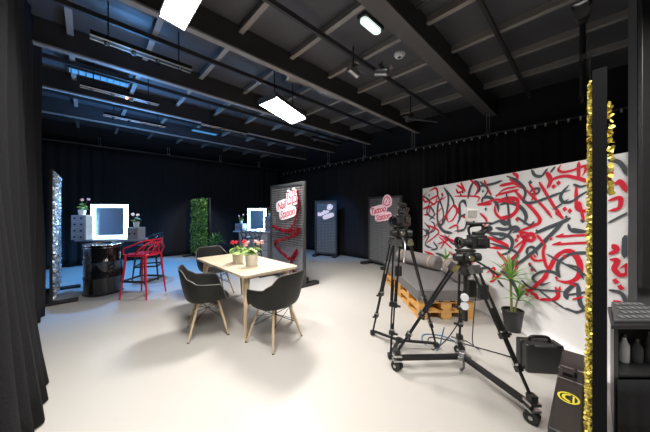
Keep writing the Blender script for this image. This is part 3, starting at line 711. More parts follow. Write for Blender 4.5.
def make_chair(label, loc, rz):
    t = thing('armchair', label, 'chair', loc, rz, 'black shell armchairs at the table')
    NU, NV = 48, 14
    def rim(ph):                                  # ph = 0 at the back, pi at the front edge
        a = abs((ph + PI) % (2 * PI) - PI) / PI
        if a < .16: return .385
        if a < .40: u = (a - .16) / .24; u = u * u * (3 - 2 * u); return .385 + (.225 - .385) * u
        if a < .62: return .225 - .02 * (a - .4) / .22
        if a < .80: u = (a - .62) / .18; u = u * u * (3 - 2 * u); return .205 * (1 - u) - .012 * u
        return -.012
    def fn(u, v):
        ph = u * 2 * PI; h = rim(ph); a = abs((ph + PI) % (2 * PI) - PI) / PI
        rx = .285 if math.cos(ph) > 0 else .245; ry = .315
        c, s = math.cos(ph), math.sin(ph)
        e = .78; bx = -math.copysign(abs(c) ** e, c) * rx; by = math.copysign(abs(s) ** e, s) * ry
        vv = min(1, v / .55); up = max(0, (v - .45) / .55)
        rad = .80 * math.sin(vv * PI / 2) + .20 * up ** .8
        z = h * up ** 1.35 if h > 0 else h * up ** 2 - .0 
        z += -.02 * (1 - vv) 
        return Vector((bx * rad + (-.035 * up if a < .3 else 0), by * rad, .435 + z))
    m = MB(); m.grid(fn, NU, NV, wrap=True)
    c = len(m.v); m.f.append(tuple(range(NU - 1, -1, -1))); m.mi.append(0)
    m.build('seat_shell', M_shell, t, solid=.009, sub=1, angle=180)
    m = MB(); m.path([fn(i / NU, 1) + Vector((0, 0, .001)) for i in range(NU + 1)], .0055, 6, caps=False); m.build('shell_rim', M_rim, t)
    for sx in (-1, 1):
        for sy in (-1, 1):
            m = MB(); a = Vector((sx * .105, sy * .125, .425)); b = Vector((sx * .215, sy * .235, 0))
            m.path([a, a.lerp(b, .5), b], [.013, .0155, .010], 10); g = m.build('leg', M_wood, t)
            m = MB(); m.lathe([(.0115, 0), (.012, .012)], (b.x, b.y, 0), 10); m.build('foot_cap', M_black, g)
    m = MB(); P = lambda sx, sy, f: Vector((sx * (.105 + .11 * f), sy * (.125 + .11 * f), .425 * (1 - f)))
    for sx, sy in ((1, 1), (1, -1)):
        m.tube(P(sx, sy, .12), P(-sx, -sy, .58), .004, n=6); m.tube(P(-sx, -sy, .12), P(sx, sy, .58), .004, n=6)
    for s in (-1, 1):
        m.tube(P(s, 1, .12), P(s, -1, .5), .0035, n=6); m.tube(P(s, -1, .12), P(s, 1, .5), .0035, n=6)
        m.tube(P(1, s, .3), P(-1, s, .12), .0035, n=6)
    m.box((0, 0, .41), (.23, .27, .012)); m.build('wire_brace', M_blackmetal, t)
    return t
ch = make_chair('black shell armchair at the long near side of the table, left', (-1.47, 3.16, 0), R(28))
copy_tree(ch, (-.59, 2.95, 0), R(146), 'black shell armchair at the near right end of the table, its back towards us')
copy_tree(ch, (-1.99, 4.6, 0), R(-42), 'black shell armchair at the far left end of the table')

# ------------------------------------------------------------------ plants
def leaf(m, base, d, L, wd, droop=.5, n=5, mi=0):
    d = Vector(d).normalized(); s = d.cross(Vector((0, 0, 1)))
    if s.length < .05: s = Vector((1, 0, 0))
    s.normalize(); p = Vector(base); Lr = []; Cr = []; Rr = []
    for i in range(n + 1):
        f = i / n; h = wd * .5 * math.sin(PI * (.12 + .88 * f) ** .8) if f < 1 else .001
        nn = s.cross(d); Lr.append(p + s * h + nn * h * .35); Rr.append(p - s * h + nn * h * .35); Cr.append(p.copy())
        p = p + d * L / n; d = (d + Vector((0, 0, -droop / n))).normalized()
    q = n + 1
    m.add(Lr + Cr + Rr, [(i, i + 1, q + i + 1, q + i) for i in range(n)] + [(q + i, q + i + 1, 2 * q + i + 1, 2 * q + i) for i in range(n)], mi)
def geranium(loc, label, petal, pr, ph, seed, spread=.12, high=.16, potm=None, nf=4, group='potted geraniums on the table', nl=46):
    rnd = random.Random(seed); t = thing('potted_geranium', label, 'potted plant', loc, 0, group)
    m = MB(); m.lathe([(pr * .78, 0), (pr * .9, ph * .3), (pr, ph * .92), (pr * 1.03, ph), (pr * .93, ph), (pr * .9, ph * .86), (.001, ph * .86)], n=24)
    for i in range(5): m.lathe([(pr * (.84 + .035 * i), ph * (.14 + .15 * i)), (pr * (.87 + .035 * i), ph * (.17 + .15 * i)), (pr * (.85 + .035 * i), ph * (.2 + .15 * i))], n=24, caps=False)
    m.build('pot', potm or M_pot, t)
    m = MB()
    for i in range(nl):
        a = rnd.uniform(0, 2 * PI); r_ = rnd.uniform(.1, 1) * spread; c = Vector((r_ * math.cos(a), r_ * math.sin(a), ph + rnd.uniform(.01, high * .55) * (1.2 - r_ / spread * .5)))
        nrm = Vector((c.x * 4, c.y * 4, .6)).normalized(); u = nrm.orthogonal().normalized(); v = nrm.cross(u); s_ = rnd.uniform(.018, .032)
        m.add([c - nrm * .006] + [c + (u * math.cos(k * PI / 4) + v * math.sin(k * PI / 4)) * s_ * (1 + .12 * (k % 2)) for k in range(8)], [(0, 1 + k, 1 + (k + 1) % 8) for k in range(8)])
    m.build('foliage', M_leaflight, t)
    m = MB()
    fl = []
    for i in range(nf):
        a = rnd.uniform(0, 2 * PI); r_ = spread * rnd.uniform(.5, 1.15); top = Vector((r_ * math.cos(a), r_ * math.sin(a), ph + high * rnd.uniform(.75, 1.1)))
        m.path([(0, 0, ph * .8), (top.x * .4, top.y * .4, ph + high * .4), top], .003, 5); fl.append(top)
    m.build('stem', M_stem, t)
    for top in fl:
        m = MB()
        for k in range(12):
            d = Vector((rnd.gauss(0, 1), rnd.gauss(0, 1), rnd.gauss(.3, .8))).normalized(); m.ball(top + d * .02, .011, 6)
        m.build('blossom', petal, t)
    return t
geranium((-1.25, 3.62, .75), 'farther red geranium in a cream pot on the table', M_petalred, .078, .15, 5, nf=5)
geranium((-1.0, 3.44, .75), 'nearer pink geranium in a cream pot on the table', M_petalpink, .088, .16, 9, spread=.15, nf=6, high=.17)
def dracaena(loc, label, ph, pr, stalks, seed, name='potted_dracaena', nleaf=26, pot=M_black, LL=.30):
    rnd = random.Random(seed); t = thing(name, label, 'potted plant', loc)
    m = MB(); m.lathe([(pr * .74, 0), (pr * .98, ph * .9), (pr * 1.05, ph * .92), (pr * 1.05, ph), (pr * .95, ph), (pr * .9, ph * .88), (.001, ph * .88)], n=28); m.build('pot', pot, t)
    m = MB(); m.lathe([(pr * .86, 0), (.001, .012)], (0, 0, ph * .88), 20, caps=False); m.build('soil', M_soil, t)
    for (dx, dy, h, sc) in stalks:
        m = MB(); m.path([(dx * .3, dy * .3, ph * .85), (dx * .7, dy * .7, ph + (h - ph) * .5), (dx, dy, h)], [.012 * sc + .004, .010 * sc + .003, .009], 8); m.build('stalk', M_stem, t)
        m = MB()
        for i in range(int(nleaf * sc)):
            a = i * 2.4; f = i / (nleaf * sc); el = R(8 + 75 * f)
            d = (math.cos(a) * math.cos(el), math.sin(a) * math.cos(el), math.sin(el))
            leaf(m, (dx, dy, h - .09 * sc + .10 * f * sc), d, LL * sc * rnd.uniform(.8, 1.1), .038 * sc + .004, .9 * (1 - f * .6), mi=rnd.randint(0, 1))
        m.build('leaf_rosette', [M_leaf, M_leaflight], t)
    return t
dracaena((2.36, 3.17, 0), 'leafy green dracaena in a black pot by the lettering wall', .26, .115, [(-.03, .0, .70, 1.0), (.06, -.02, .44, .72)], 4)
dracaena((2.10, 4.36, .423), 'small green plant peeping from behind the bolsters on the daybed', .10, .06, [(0, 0, .26, .62)], 6, 'potted_plant', 22)
dracaena((-3.42, 7.75, 0), 'bushy green plant on the floor just right of the foliage panel', .28, .14, [(0, 0, .55, 1.0), (.12, .05, .62, .9), (-.1, .08, .45, .9)], 8, 'potted_bush', 24)

# ------------------------------------------------------------------ vanities
def mirror(t, W, H, z0, x=0, y=0):
    fw = .062; m = MB()
    m.box((x - W / 2 + fw / 2, y, z0 + H / 2), (fw, .05, H)); m.box((x + W / 2 - fw / 2, y, z0 + H / 2), (fw, .05, H)); m.box((x, y, z0 + H - fw / 2), (W - 2 * fw, .05, fw)); m.box((x, y, z0 + fw / 2), (W - 2 * fw, .05, fw))
    m.build('light_frame', M_led, t)
    m = MB(); m.box((x, y + .012, z0 + H / 2), (W - 2 * fw, .012, H - 2 * fw)); m.build('mirror_glass', M_mirror, t)
    for i in range(5):
        for sx in (-1, 1):
            m = MB(); m.ball((x + sx * (W / 2 - fw / 2), y - .035, z0 + .06 + i * (H - .12) / 4), .022, 8); m.build('bulb', M_bulb, t)
    for i in range(1, 4):
        m = MB(); m.ball((x - W / 2 + fw / 2 + i * (W - fw) / 4, y - .035, z0 + H - fw / 2), .022, 8); m.build('bulb', M_bulb, t)
def storage_box(loc, rz, w_, d_, h_, label, group, knobs=2):
    t = thing('drawer_box', label, 'drawer box', loc, rz, group)
    m = MB(); m.box((0, 0, h_ / 2), (w_, d_, h_)); m.build('body', M_cone, t, bevel=.004)
    for i in range(knobs):
        zc = h_ * (i + .5) / knobs; m = MB(); m.box((0, -d_ / 2 - .004, zc), (w_ * .9, .01, h_ / knobs * .86)); f = m.build('drawer', M_boxface, t, bevel=.002)
        for sx in (-.22, .22):
            m = MB(); m.ball((sx * w_, -d_ / 2 - .014, zc), .019, 8); m.build('knob', M_black, f)
    return t
VZ = .955
# nearer vanity: board over an oil drum
dr = thing('oil_drum', 'glossy black oil drum under the nearer lit mirror', 'oil drum', (-4.08, 4.65, 0))
prof = [(.27, 0), (.288, .012), (.288, .02), (.28, .03)]
for zc in (.31, .60): prof += [(.28, zc - .03), (.292, zc - .01), (.292, zc + .01), (.28, zc + .03)]
prof += [(.28, .87), (.288, .88)]
m = MB(); m.lathe(prof, n=48); m.build('barrel', M_glossblack, dr)
m = MB(); m.lathe([(.284, .878), (.293, .882), (.293, .90), (.284, .905), (.27, .903), (.27, .89), (.001, .888)], n=48); m.build('rim', M_chrome, dr)
m = MB(); m.lathe([(.292, .845), (.292, .853), (.284, .853)], n=48, caps=False); m.build('chime_ring', M_chrome, dr)
va = thing('vanity_table', 'pale vanity top on black legs above the oil drum', 'vanity table', (-4.20, 4.98, 0))
m = MB(); m.box((0, 0, VZ - .02), (1.16, .36, .03)); m.build('tabletop', M_boxface, va, bevel=.004)
for x in (-.54, .54):
    m = MB(); m.box((x, .15, (VZ - .035) / 2), (.035, .035, VZ - .035)); m.build('leg', M_black, va)
mi_ = thing('vanity_mirror', 'square mirror framed in white light on the nearer vanity', 'mirror', (-4.32, 5.06, VZ - .005), R(14), 'lit vanity mirrors')
mirror(mi_, .62, .68, 0)
storage_box((-4.675, 4.85, VZ - .005), 0, .28, .15, .235, 'lower dotted drawer box left of the nearer lit mirror', 'drawer boxes on vanities')
storage_box((-4.675, 4.85, VZ + .231), 0, .28, .14, .235, 'upper dotted drawer box left of the nearer lit mirror', 'drawer boxes on vanities')
storage_box((-3.69, 4.93, VZ - .005), 0, .21, .2, .23, 'pale drawer box right of the nearer lit mirror', 'drawer boxes on vanities', 1)
geranium((-4.675, 4.85, VZ + .467), 'small pink flower in a white pot on the stacked drawer boxes', M_petalpink, .06, .10, 21, spread=.09, high=.2, potm=M_potwhite, nf=2, group='flowers on the vanities', nl=20)
geranium((-3.69, 4.93, VZ + .226), 'small white potted flower on the pale box right of the nearer mirror', M_signwhite, .05, .10, 22, spread=.08, high=.16, potm=M_potwhite, nf=3, group='flowers on the vanities', nl=12)
# farther vanity
V2 = Vector((-2.18, 7.85, 0)); rz2 = R(-14)
def v2(x, y, z): return Matrix.Translation(V2) @ Matrix.Rotation(rz2, 4, 'Z') @ Vector((x, y, z))
vb = thing('vanity_table', 'pale vanity chest under the farther lit mirror', 'vanity table', V2, rz2)
m = MB(); m.box((.02, 0, .865), (1.30, .42, .03)); m.build('tabletop', M_white, vb, bevel=.004)
m = MB(); m.box((.02, .03, .445), (1.0, .34, .80)); m.build('cabinet', M_cone, vb)
for i in range(3):
    m = MB(); m.box((.02, -.145, .18 + .26 * i), (.94, .012, .23)); f = m.build('drawer', M_white, vb, bevel=.003)
    m = MB(); m.box((.02, -.16, .22 + .26 * i), (.2, .02, .015)); m.build('handle', M_chrome, f)
for sx in (-.42, .46):
    for sy in (-.08, .14):
        m = MB(); m.lathe([(.02, 0), (.02, .05)], (sx, sy, 0), 8); m.build('foot', M_black, vb)
mj = thing('vanity_mirror', 'square mirror framed in white light on the farther vanity', 'mirror', v2(.02, .08, .881), rz2, 'lit vanity mirrors'); mirror(mj, .62, .70, 0)
for i in range(2): storage_box(v2(.52, 0, .881 + i * .231), rz2, .24, .28, .23, ['lower', 'upper'][i] + ' drawer box right of the farther lit mirror', 'drawer boxes on vanities', 1)
storage_box(v2(-.48, 0, .881), rz2, .26, .28, .22, 'drawer box left of the farther lit mirror', 'drawer boxes on vanities', 1)
geranium(v2(-.48, 0, 1.102), 'little plant on the drawer box left of the farther mirror', M_petalpink, .05, .09, 31, spread=.08, high=.18, potm=M_potwhite, nf=2, group='flowers on the vanities', nl=16)
geranium(v2(.52, 0, 1.344), 'little plant on the stacked boxes right of the farther mirror', M_petalred, .05, .09, 33, spread=.08, high=.16, potm=M_potwhite, nf=2, group='flowers on the vanities', nl=16)
pf = thing('round_pouf', 'dark round pouf on the floor between the green plant and farther vanity', 'pouf', (-2.98, 7.45, 0))
m = MB(); m.lathe([(.20, 0), (.27, .06), (.30, .22), (.28, .40), (.20, .50), (.08, .53), (.001, .53)], n=28); m.build('cushion', M_drape, pf)
m = MB(); m.lathe([(.03, .525), (.03, .54), (.001, .545)], n=12, caps=False); m.build('button', M_felt, pf)

# ------------------------------------------------------------------ bar stools (moulded, with looping back strands)
def make_stool(label, loc, rz, mm, fm):
    t = thing('bar_stool', label, 'bar stool', loc, rz, 'moulded bar stools')
    m = MB(); N = 28
    def seat(u, v):
        a = u * 2 * PI; c, s = math.cos(a), math.sin(a); e = .6
        return Vector((math.copysign(abs(c) ** e, c) * .215 * v, math.copysign(abs(s) ** e, s) * .215 * v, .755 - .012 * (1 - v * v) - .03 * max(0, v - .92) / .08))
    m.grid(lambda u, v: seat(u, max(v, .02)), N, 10, wrap=True); m.build('seat', mm, t, solid=.014)
    for sx in (-1, 1):
        for sy in (-1, 1):
            m = MB(); m.path([(sx * .175, sy * .185, .755), (sx * .19, sy * .2, .5), (sx * .236, sy * .236, 0)], [.021, .018, .013], 10); m.build('leg', mm, t)
    m = MB(); q = .215
    pts = [(q, q, .30), (-q, q, .30), (-q, -q, .30), (q, -q, .30), (q, q, .30)]
    for a, b in zip(pts, pts[1:]): m.bar(a, b, .022, .03)
    m.build('footrest', fm, t)
    # arm loop and three crossing back strands; the sitter faces +x
    arm = spline([(.19, .21, .755), (.16, .245, .86), (.0, .265, .92), (-.16, .24, .985), (-.235, .12, 1.0), (-.245, 0, 1.0), (-.235, -.12, 1.0), (-.16, -.24, .985), (.0, -.265, .92), (.16, -.245, .86), (.19, -.21, .755)], 5)
    m = MB(); m.path(arm, .0135, 8); m.build('back_loop', mm, t)
    for pts in ([(-.18, .20, .755), (-.24, .17, .88), (-.255, .0, .945), (-.24, -.17, .88), (-.18, -.20, .755)],
                [(-.02, .225, .755), (-.14, .262, .87), (-.235, .13, .965), (-.25, -.02, .90), (-.2, -.1, .755)],
                [(-.02, -.225, .755), (-.14, -.262, .87), (-.235, -.13, .965), (-.25, .02, .90), (-.2, .1, .755)]):
        m = MB(); m.path(spline(pts, 6), .0115, 8); m.build('back_strand', mm, t)
    return t
make_stool('red moulded bar stool standing right of the oil drum', (-3.22, 4.48, 0), R(177), M_redplast, M_black)
make_stool('black moulded bar stool behind the red one', (-3.93, 5.62, 0), R(200), M_black, M_black)
make_stool('grey moulded bar stool before the farther lit vanity', (-2.12, 7.25, 0), R(85), M_grey, M_black)
# ------------------------------------------------------------------ daybed of pallets
DA = R(0); D0 = Vector((1.30, 3.48, 0)); DX = Vector((math.cos(DA), math.sin(DA), 0)); DY = Vector((-DX.y, DX.x, 0))
def dp(x, y, z): return D0 + DX * x + DY * y + Vector((0, 0, z))
def make_pallet(label, loc, rz):
    t = thing('wooden_pallet', label, 'pallet', loc, rz, 'pallets of the daybed'); W, L, H = .76, .95, .13
    for i in range(5):
        m = MB(); m.box((-W / 2 + .05 + i * (W - .1) / 4, 0, H - .01), (.10, L, .02)); m.build('top_board', M_pine, t)
    for y in (-L / 2 + .05, 0, L / 2 - .05):
        m = MB(); m.box((0, y, H - .029), (W, .10, .018)); m.build('cross_board', M_pine, t)
        for x in (-W / 2 + .07, 0, W / 2 - .07):
            m = MB(); m.box((x, y, .054), (.14, .10, .068)); m.build('block', M_pine, t)
    for x in (-W / 2 + .05, 0, W / 2 - .05):
        m = MB(); m.box((x, 0, .010), (.10, L, .019)); m.build('bottom_board', M_pine, t)
    return t
pl = make_pallet('nearer lower pallet under the grey daybed', dp(.38, .48, 0), DA)
copy_tree(pl, dp(.38, .48, .131), DA, 'nearer upper pallet right under the mattress')
copy_tree(pl, dp(.38, 1.45, 0), DA, 'farther lower pallet under the grey daybed')
copy_tree(pl, dp(.38, 1.45, .131), DA, 'farther upper pallet right under the mattress')
mt = thing('daybed_mattress', 'grey speckled felt mattress lying on the pallets', 'mattress', dp(.41, .965, .262), DA)
m = MB(); m.box((0, 0, .08), (.86, 1.98, .16)); m.build('cushion', M_felt, mt, bevel=.025)
m = MB()
for z in (.012, .148):
    m.path([(.433 * a, .992 * b, z) for a, b in ((-1, -1), (1, -1), (1, 1), (-1, 1), (-1, -1))], .005, 6)
m.build('piping', M_felt2, mt)
def bolster(a, b, r, label, rise=.0):
    a = Vector(a); b = Vector(b); d = (b - a); L = d.length; t = thing('bolster', label, 'bolster', ((a + b) / 2).to_tuple(), math.atan2(d.y, d.x), 'bolsters on the daybed')
    m = MB(); m.M = Matrix.Rotation(PI / 2, 4, 'Y')
    m.lathe([(.001, -L / 2), (r * .86, -L / 2), (r * .97, -L / 2 + .012), (r, -L / 2 + .035), (r, L / 2 - .035), (r * .97, L / 2 - .012), (r * .86, L / 2), (.001, L / 2)], n=28); m.build('roll', M_felt2, t)
    for s in (-1, 1):
        m = MB(); m.M = Matrix.Rotation(PI / 2, 4, 'Y'); m.lathe([(r + .003, s * (L / 2 - .14) - .012), (r + .004, s * (L / 2 - .14)), (r + .003, s * (L / 2 - .14) + .012)], n=28, caps=False); m.build('strap', M_tan, t)
    return t
bolster((1.60, 5.40, .5575), (2.04, 4.52, .5575), .13, 'longer grey bolster roll across the far part of the daybed')
bolster((2.02, 3.74, .5775), (2.10, 4.20, .5775), .15, 'shorter taupe bolster roll at the daybed edge, behind the near camera')

# ------------------------------------------------------------------ tripods and video cameras
def tripod(name, label, c, feet, apex, footz, dolly=None, spread=.09, head_z=None, legr=.0105):
    c = Vector((*c, 0)); t = thing(name, label, 'tripod', c, 0, 'video tripods')
    apexv = Vector((0, 0, apex))
    m = MB(); m.lathe([(.035, apex - .07), (.06, apex - .05), (.075, apex - .01), (.082, apex + .02), (.06, apex + .025), (.001, apex + .025)], n=20); m.build('bowl', M_blackmetal, t)
    for k, f in enumerate(feet):
        f = Vector((*f, footz)) - c; d = Vector((f.x, f.y, 0)).normalized(); s = Vector((-d.y, d.x, 0))
        a = d * spread + Vector((0, 0, apex)); L = f - a
        m = MB()
        for sg in (-1, 1): m.tube(a + s * .034 * sg, a + L * .56 + s * .027 * sg, legr, legr * .95, 10)
        for sg in (-1, 1): m.tube(a + L * .34 + s * .012 * sg, a + L * .80 + s * .012 * sg, legr * .85, n=8)
        m.tube(a + L * .72, f, legr * 1.15, legr, 10); lg = m.build('leg', M_blackmetal, t)
        q = L.normalized(); up = q.cross(s)
        rot = Matrix((q, s, up)).transposed()
        for fr, wv in ((.56, .08), (.80, .05)):
            m = MB(); m.box(a + L * fr, (.04, wv, .034), rot); m.tube(a + L * fr + s * wv * .5, a + L * fr + s * (wv * .5 + .035), .012, n=8); m.build('clamp', M_black, lg)
            m = MB(); m.box(a + L * (fr - .03), (.012, wv * .8, .047), rot); m.build('clamp_ring', M_alu, lg)
        m = MB(); m.box(a, (.07, .10, .05), rot); m.build('leg_joint', M_alu, lg)
        m = MB(); m.box(f + Vector((0, 0, .012)), (.05, .05, .04)); m.build('foot', M_rubber, lg)
    # fluid head
    m = MB(); m.tube((0, 0, apex + .02), (0, 0, apex + .06), .055, .05, 18); m.box((0, 0, apex + .10), (.13, .085, .09)); m.tube((0, -.075, apex + .10), (0, .075, apex + .10), .043, n=18); m.box((0, 0, apex + .155), (.16, .07, .02))
    for sx in (-1, 1): m.tube((sx * .055, -.03, apex + .10), (sx * .115, -.03, apex + .10), .042, .036, 16)
    hd = m.build('fluid_head', M_black, t, bevel=.004)
    m = MB(); m.lathe([(.022, 0), (.026, .012), (.022, .03)], (0, 0, 0), 12); m.M = Matrix.Identity(4)
    m.v = [Matrix.Translation((0, -.078, apex + .10)) @ Matrix.Rotation(PI / 2, 4, 'X') @ v for v in m.v]; m.build('tension_knob', M_alu, hd)
    return t, c, apex
def hub_dolly(label, c, feet, hubp, z):
    c = Vector((*c, 0)); t = thing('tripod_dolly', label, 'dolly', (hubp[0], hubp[1], 0)); h = Vector((*hubp, z))
    m = MB(); m.box(h, (.12, .09, .035)); m.tube(h - Vector((0, 0, .02)), h + Vector((0, 0, .045)), .035, n=14); m.build('hub', M_alu, t, world=True, bevel=.004)
    m = MB(); m.path([h + Vector((.0, -.02, -.01)), h + Vector((-.04, -.09, -.05)), h + Vector((-.07, -.10, -.07))], [.008, .012, .014], 8); m.build('brake_lever', M_black, t, world=True)
    for f in feet:
        f = Vector((*f, z)); d = (f - h).normalized(); s = Vector((-d.y, d.x, 0))
        m = MB(); m.bar(h + d * .04, f, .042, .036); m.build('arm', M_blackmetal, t, world=True)
        m = MB(); m.box(f + Vector((0, 0, .028)), (.075, .075, .02)); m.box(f - Vector((0, 0, .022)), (.06, .06, .012)); m.build('foot_cradle', M_alu, t, world=True)
        m = MB(); wc = Vector((f.x, f.y, .045)); sd = Vector((.8, .6, 0)); 
        for sg in (-1, 1):
            m.path([wc + sd * (.022 * sg - .012) , wc + sd * (.022 * sg + .012)], .045, 18)
        ca = m.build('caster_wheel', M_rubber, t, world=True)
        m = MB(); m.box(wc + Vector((0, 0, .053)), (.075, .075, .014)); m.path([wc - sd * .04, wc + sd * .04], .014, 8); m.build('caster_fork', M_alu, ca, world=True) if False else m.build('caster_fork', M_alu, t, world=True)
    return t
def video_camera(label, loc, rz, big=True, sc=1):
    t = thing('video_camera', label, 'video camera', loc, rz, 'video cameras on tripods')
    def b(mb): mb.M = Matrix.Scale(sc, 4); return mb
    m = b(MB()); m.box((0, 0, .09), (.19, .115, .16)); m.box((-.02, 0, .185), (.12, .08, .05)); m.box((-.01, .065, .10), (.10, .03, .09)); m.box((.05, -.062, .11), (.05, .02, .05)); m.build('body', M_black, t, bevel=.008 * sc)
    m = b(MB()); m.path([(.09, 0, .08), (.13, 0, .08), (.131, 0, .08), (.17, 0, .08), (.171, 0, .08), (.20, 0, .08)], [.052, .052, .046, .046, .050, .054], 20); m.build('lens_barrel', M_black, t)
    m = b(MB()); m.path([(.20, 0, .08), (.245, 0, .08)], [.060, .070], 20, caps=False); m.build('lens_hood', M_rubber, t, solid=.006)
    m = b(MB()); m.path([(.196, 0, .08), (.204, 0, .08)], [.046, .040], 20); m.build('lens_glass', M_lensglass, t)
    m = b(MB()); m.path(spline([(.08, 0, .15), (.105, 0, .23), (.08, 0, .275), (-.04, 0, .29), (-.075, 0, .27), (-.07, 0, .20)], 4), .015, 10); m.build('carry_handle', M_black, t)
    m = b(MB()); m.tube((-.04, -.02, .17), (-.15, -.05, .225), .034, .036, 14); m.tube((-.15, -.05, .225), (-.235, -.07, .245), .044, .032, 14); m.build('viewfinder', M_black, t)
    m = b(MB()); m.tube((-.02, .03, .31), (.15, .03, .31), .013, n=12); m.tube((.05, .03, .31), (.14, .03, .31), .02, n=12); m.build('microphone', M_rubber, t)
    m = b(MB()); m.box((-.117, 0, .075), (.045, .085, .12)); m.build('battery', M_black, t, bevel=.006 * sc)
    m = b(MB()); m.path([(.03, -.073, .10), (.03, -.085, .10)], [.018, .016], 14); m.build('control_dial', M_alu, t)
    m = b(MB()); m.box((.0, -.0595, .16), (.07, .004, .012)); m.build('red_trim', M_redplast, t)
    return t
# farther tripod, left
tA, cA, zA = tripod('video_tripod', 'farther video tripod left of the dolly, carrying the smaller camera', (.83, 2.78), [(.575, 3.05), (.665, 2.56), (1.22, 2.76)], 1.16, .02, spread=.10)
m = MB(); F = [Vector((*f, .05)) for f in ((.575, 3.05), (.665, 2.56), (1.22, 2.76))]; hub = Vector((.82, 2.79, .07))
for f in F: m.bar(hub, f, .028, .02)
m.lathe([(.04, .055), (.045, .085)], (hub.x, hub.y, 0), 12); m.build('floor_spreader', M_black, tA, world=True)
m = MB(); m.box((-.045, -.075, .86), (.07, .05, .11)); m.build('battery_box', M_black, tA, bevel=.006)
m = MB(); m.path(spline([(-.02, -.05, 1.25), (.0, -.16, 1.16), (-.03, -.22, .98)], 6), [.010] * 12 + [.013], 8); m.build('pan_handle', M_alu, tA)
video_camera('smaller video camera on the farther left tripod', (.86, 2.78, zA + .166), R(222), sc=.80)
# nearer tripod on the wheeled dolly
FB = [(.68, 2.38), (1.47, 1.79), (1.42, 2.66)]
tB, cB, zB = tripod('video_tripod', 'nearer video tripod standing on the three-armed wheeled dolly', (1.28, 2.30), FB, .985, .165, spread=.10, legr=.0115)
hub_dolly('black three-armed wheeled dolly under the nearer tripod', (1.28, 2.3), FB, (1.31, 2.40), .115)
m = MB(); m.tube((0, 0, .92), (.0, .0, .56), .016, n=10); m.tube((0, 0, .66), (0, 0, .5), .022, n=10); m.build('centre_column', M_black, tB)
m = MB(); m.box((.04, -.02, .80), (.085, .06, .15)); m.build('battery_pouch', M_black, tB, bevel=.012)
m = MB(); m.box((.15, -.02, .77), (.075, .05, .13)); m.path([(.15, -.02, .83), (.13, 0, .93)], .006, 6); m.build('power_box', M_black, tB, bevel=.005)
for z in (.66, .735):
    m = MB(); m.path([(-.04, -.06, z), (-.05, -.085, z)], [.034, .032], 16); m.build('white_battery', M_potwhite, tB)
m = MB(); m.path(spline([(.03, .05, 1.07), (.12, -.02, 1.03), (.26, -.06, .93)], 6), [.009] * 12 + [.014], 8); m.build('pan_handle', M_black, tB)
vc = video_camera('larger video camera with top monitor on the nearer tripod', (1.385, 2.30, zB + .166), R(186), sc=.76)
m = MB(); m.box((-.02, 0, .238), (.22, .05, .014)); m.tube((.03, 0, .24), (.03, 0, .262), .008, n=8); m.build('monitor_mount', M_black, vc)
m = MB(); m.M = Matrix.Translation((.05, 0, .312)) @ Matrix.Rotation(R(172), 4, 'Z') @ Matrix.Rotation(R(8), 4, 'X'); m.box((0, 0, 0), (.105, .022, .115)); mo = m.build('monitor', M_ivory, vc, bevel=.004)
m = MB(); m.M = Matrix.Translation((.05, 0, .312)) @ Matrix.Rotation(R(172), 4, 'Z') @ Matrix.Rotation(R(8), 4, 'X'); m.box((0, -.012, .012), (.08, .004, .065)); m.build('monitor_screen', M_screen, mo)
# cables on the floor
def cable(pts, r, mm, label):
    b = Vector(pts[0]); b.z = 0; m = MB(); m.path([p - b for p in spline(pts, 8)], r, 6); single('floor_cable', m, mm, b, 0, label, 'cable', 'cables near the tripods')
cable([(1.33, 2.42, .50), (1.22, 2.52, .22), (1.16, 2.72, .006), (1.24, 2.98, .006), (1.52, 2.86, .006), (1.72, 2.72, .006), (1.98, 2.52, .006)], .006, M_cable, 'black cable looping from the nearer tripod to the black case')
cable([(1.23, 2.60, .30), (1.20, 2.70, .006), (1.12, 2.86, .006), (1.20, 3.05, .006), (1.42, 3.0, .006), (1.52, 2.8, .006), (1.46, 2.74, .05)], .006, M_bluecable, 'blue cable coiled on the floor behind the nearer tripod')
cable([(1.40, 2.34, .72), (1.47, 2.50, .38), (1.56, 2.66, .10), (1.66, 2.72, .006), (1.62, 2.9, .006), (1.50, 3.0, .006)], .005, M_cable, 'thin black cable hanging from the power box to the floor')

# ------------------------------------------------------------------ cases at the right
bc = thing('plastic_case', 'black plastic tool case with a handle standing on the floor by the wall', 'case', (2.04, 2.40, 0), R(-6))
m = MB(); m.box((0, -.045, .13), (.32, .085, .26)); m.build('front_shell', M_black, bc, bevel=.018)
m = MB(); m.box((0, .047, .13), (.32, .085, .26)); m.build('rear_shell', M_black, bc, bevel=.018)
m = MB(); m.path(spline([(-.09, 0, .255), (-.085, 0, .29), (-.05, 0, .305), (.05, 0, .305), (.085, 0, .29), (.09, 0, .255)], 4), .013, 10); m.build('handle', M_blackmetal, bc)
for x in (-.12, .12):
    m = MB(); m.box((x, -.03, .262), (.05, .12, .014)); m.build('latch', M_black, bc, bevel=.003)
tcx = thing('equipment_trunk', 'long black equipment trunk with yellow oval sticker beside the gold stand', 'trunk', ab(2.12, .080), ANG_A)
m = MB(); m.box((0, 0, .20), (1.0, .115, .40)); m.build('body', M_case, tcx, bevel=.01)
m = MB(); m.box((0, 0, .43), (1.0, .122, .055)); m.build('lid', M_case, tcx, bevel=.010)
for x in (.03, .20):
    m = MB(); m.box((x, 0, .4595), (.012, .112, .006)); m.box((x, .060, .36), (.012, .006, .18)); m.build('metal_strip', M_alu, tcx)
m = MB(); m.box((.115, .015, .465), (.06, .045, .02)); m.path([(.09, -.02, .462), (.09, -.02, .49), (.14, -.02, .49), (.14, -.02, .462)], .008, 8); m.build('latch', M_blackmetal, tcx)
m = MB(); N = 28
el = lambda a, k: Vector((-.17 + .055 * k * math.cos(a), .0 + .046 * k * math.sin(a), .4595))
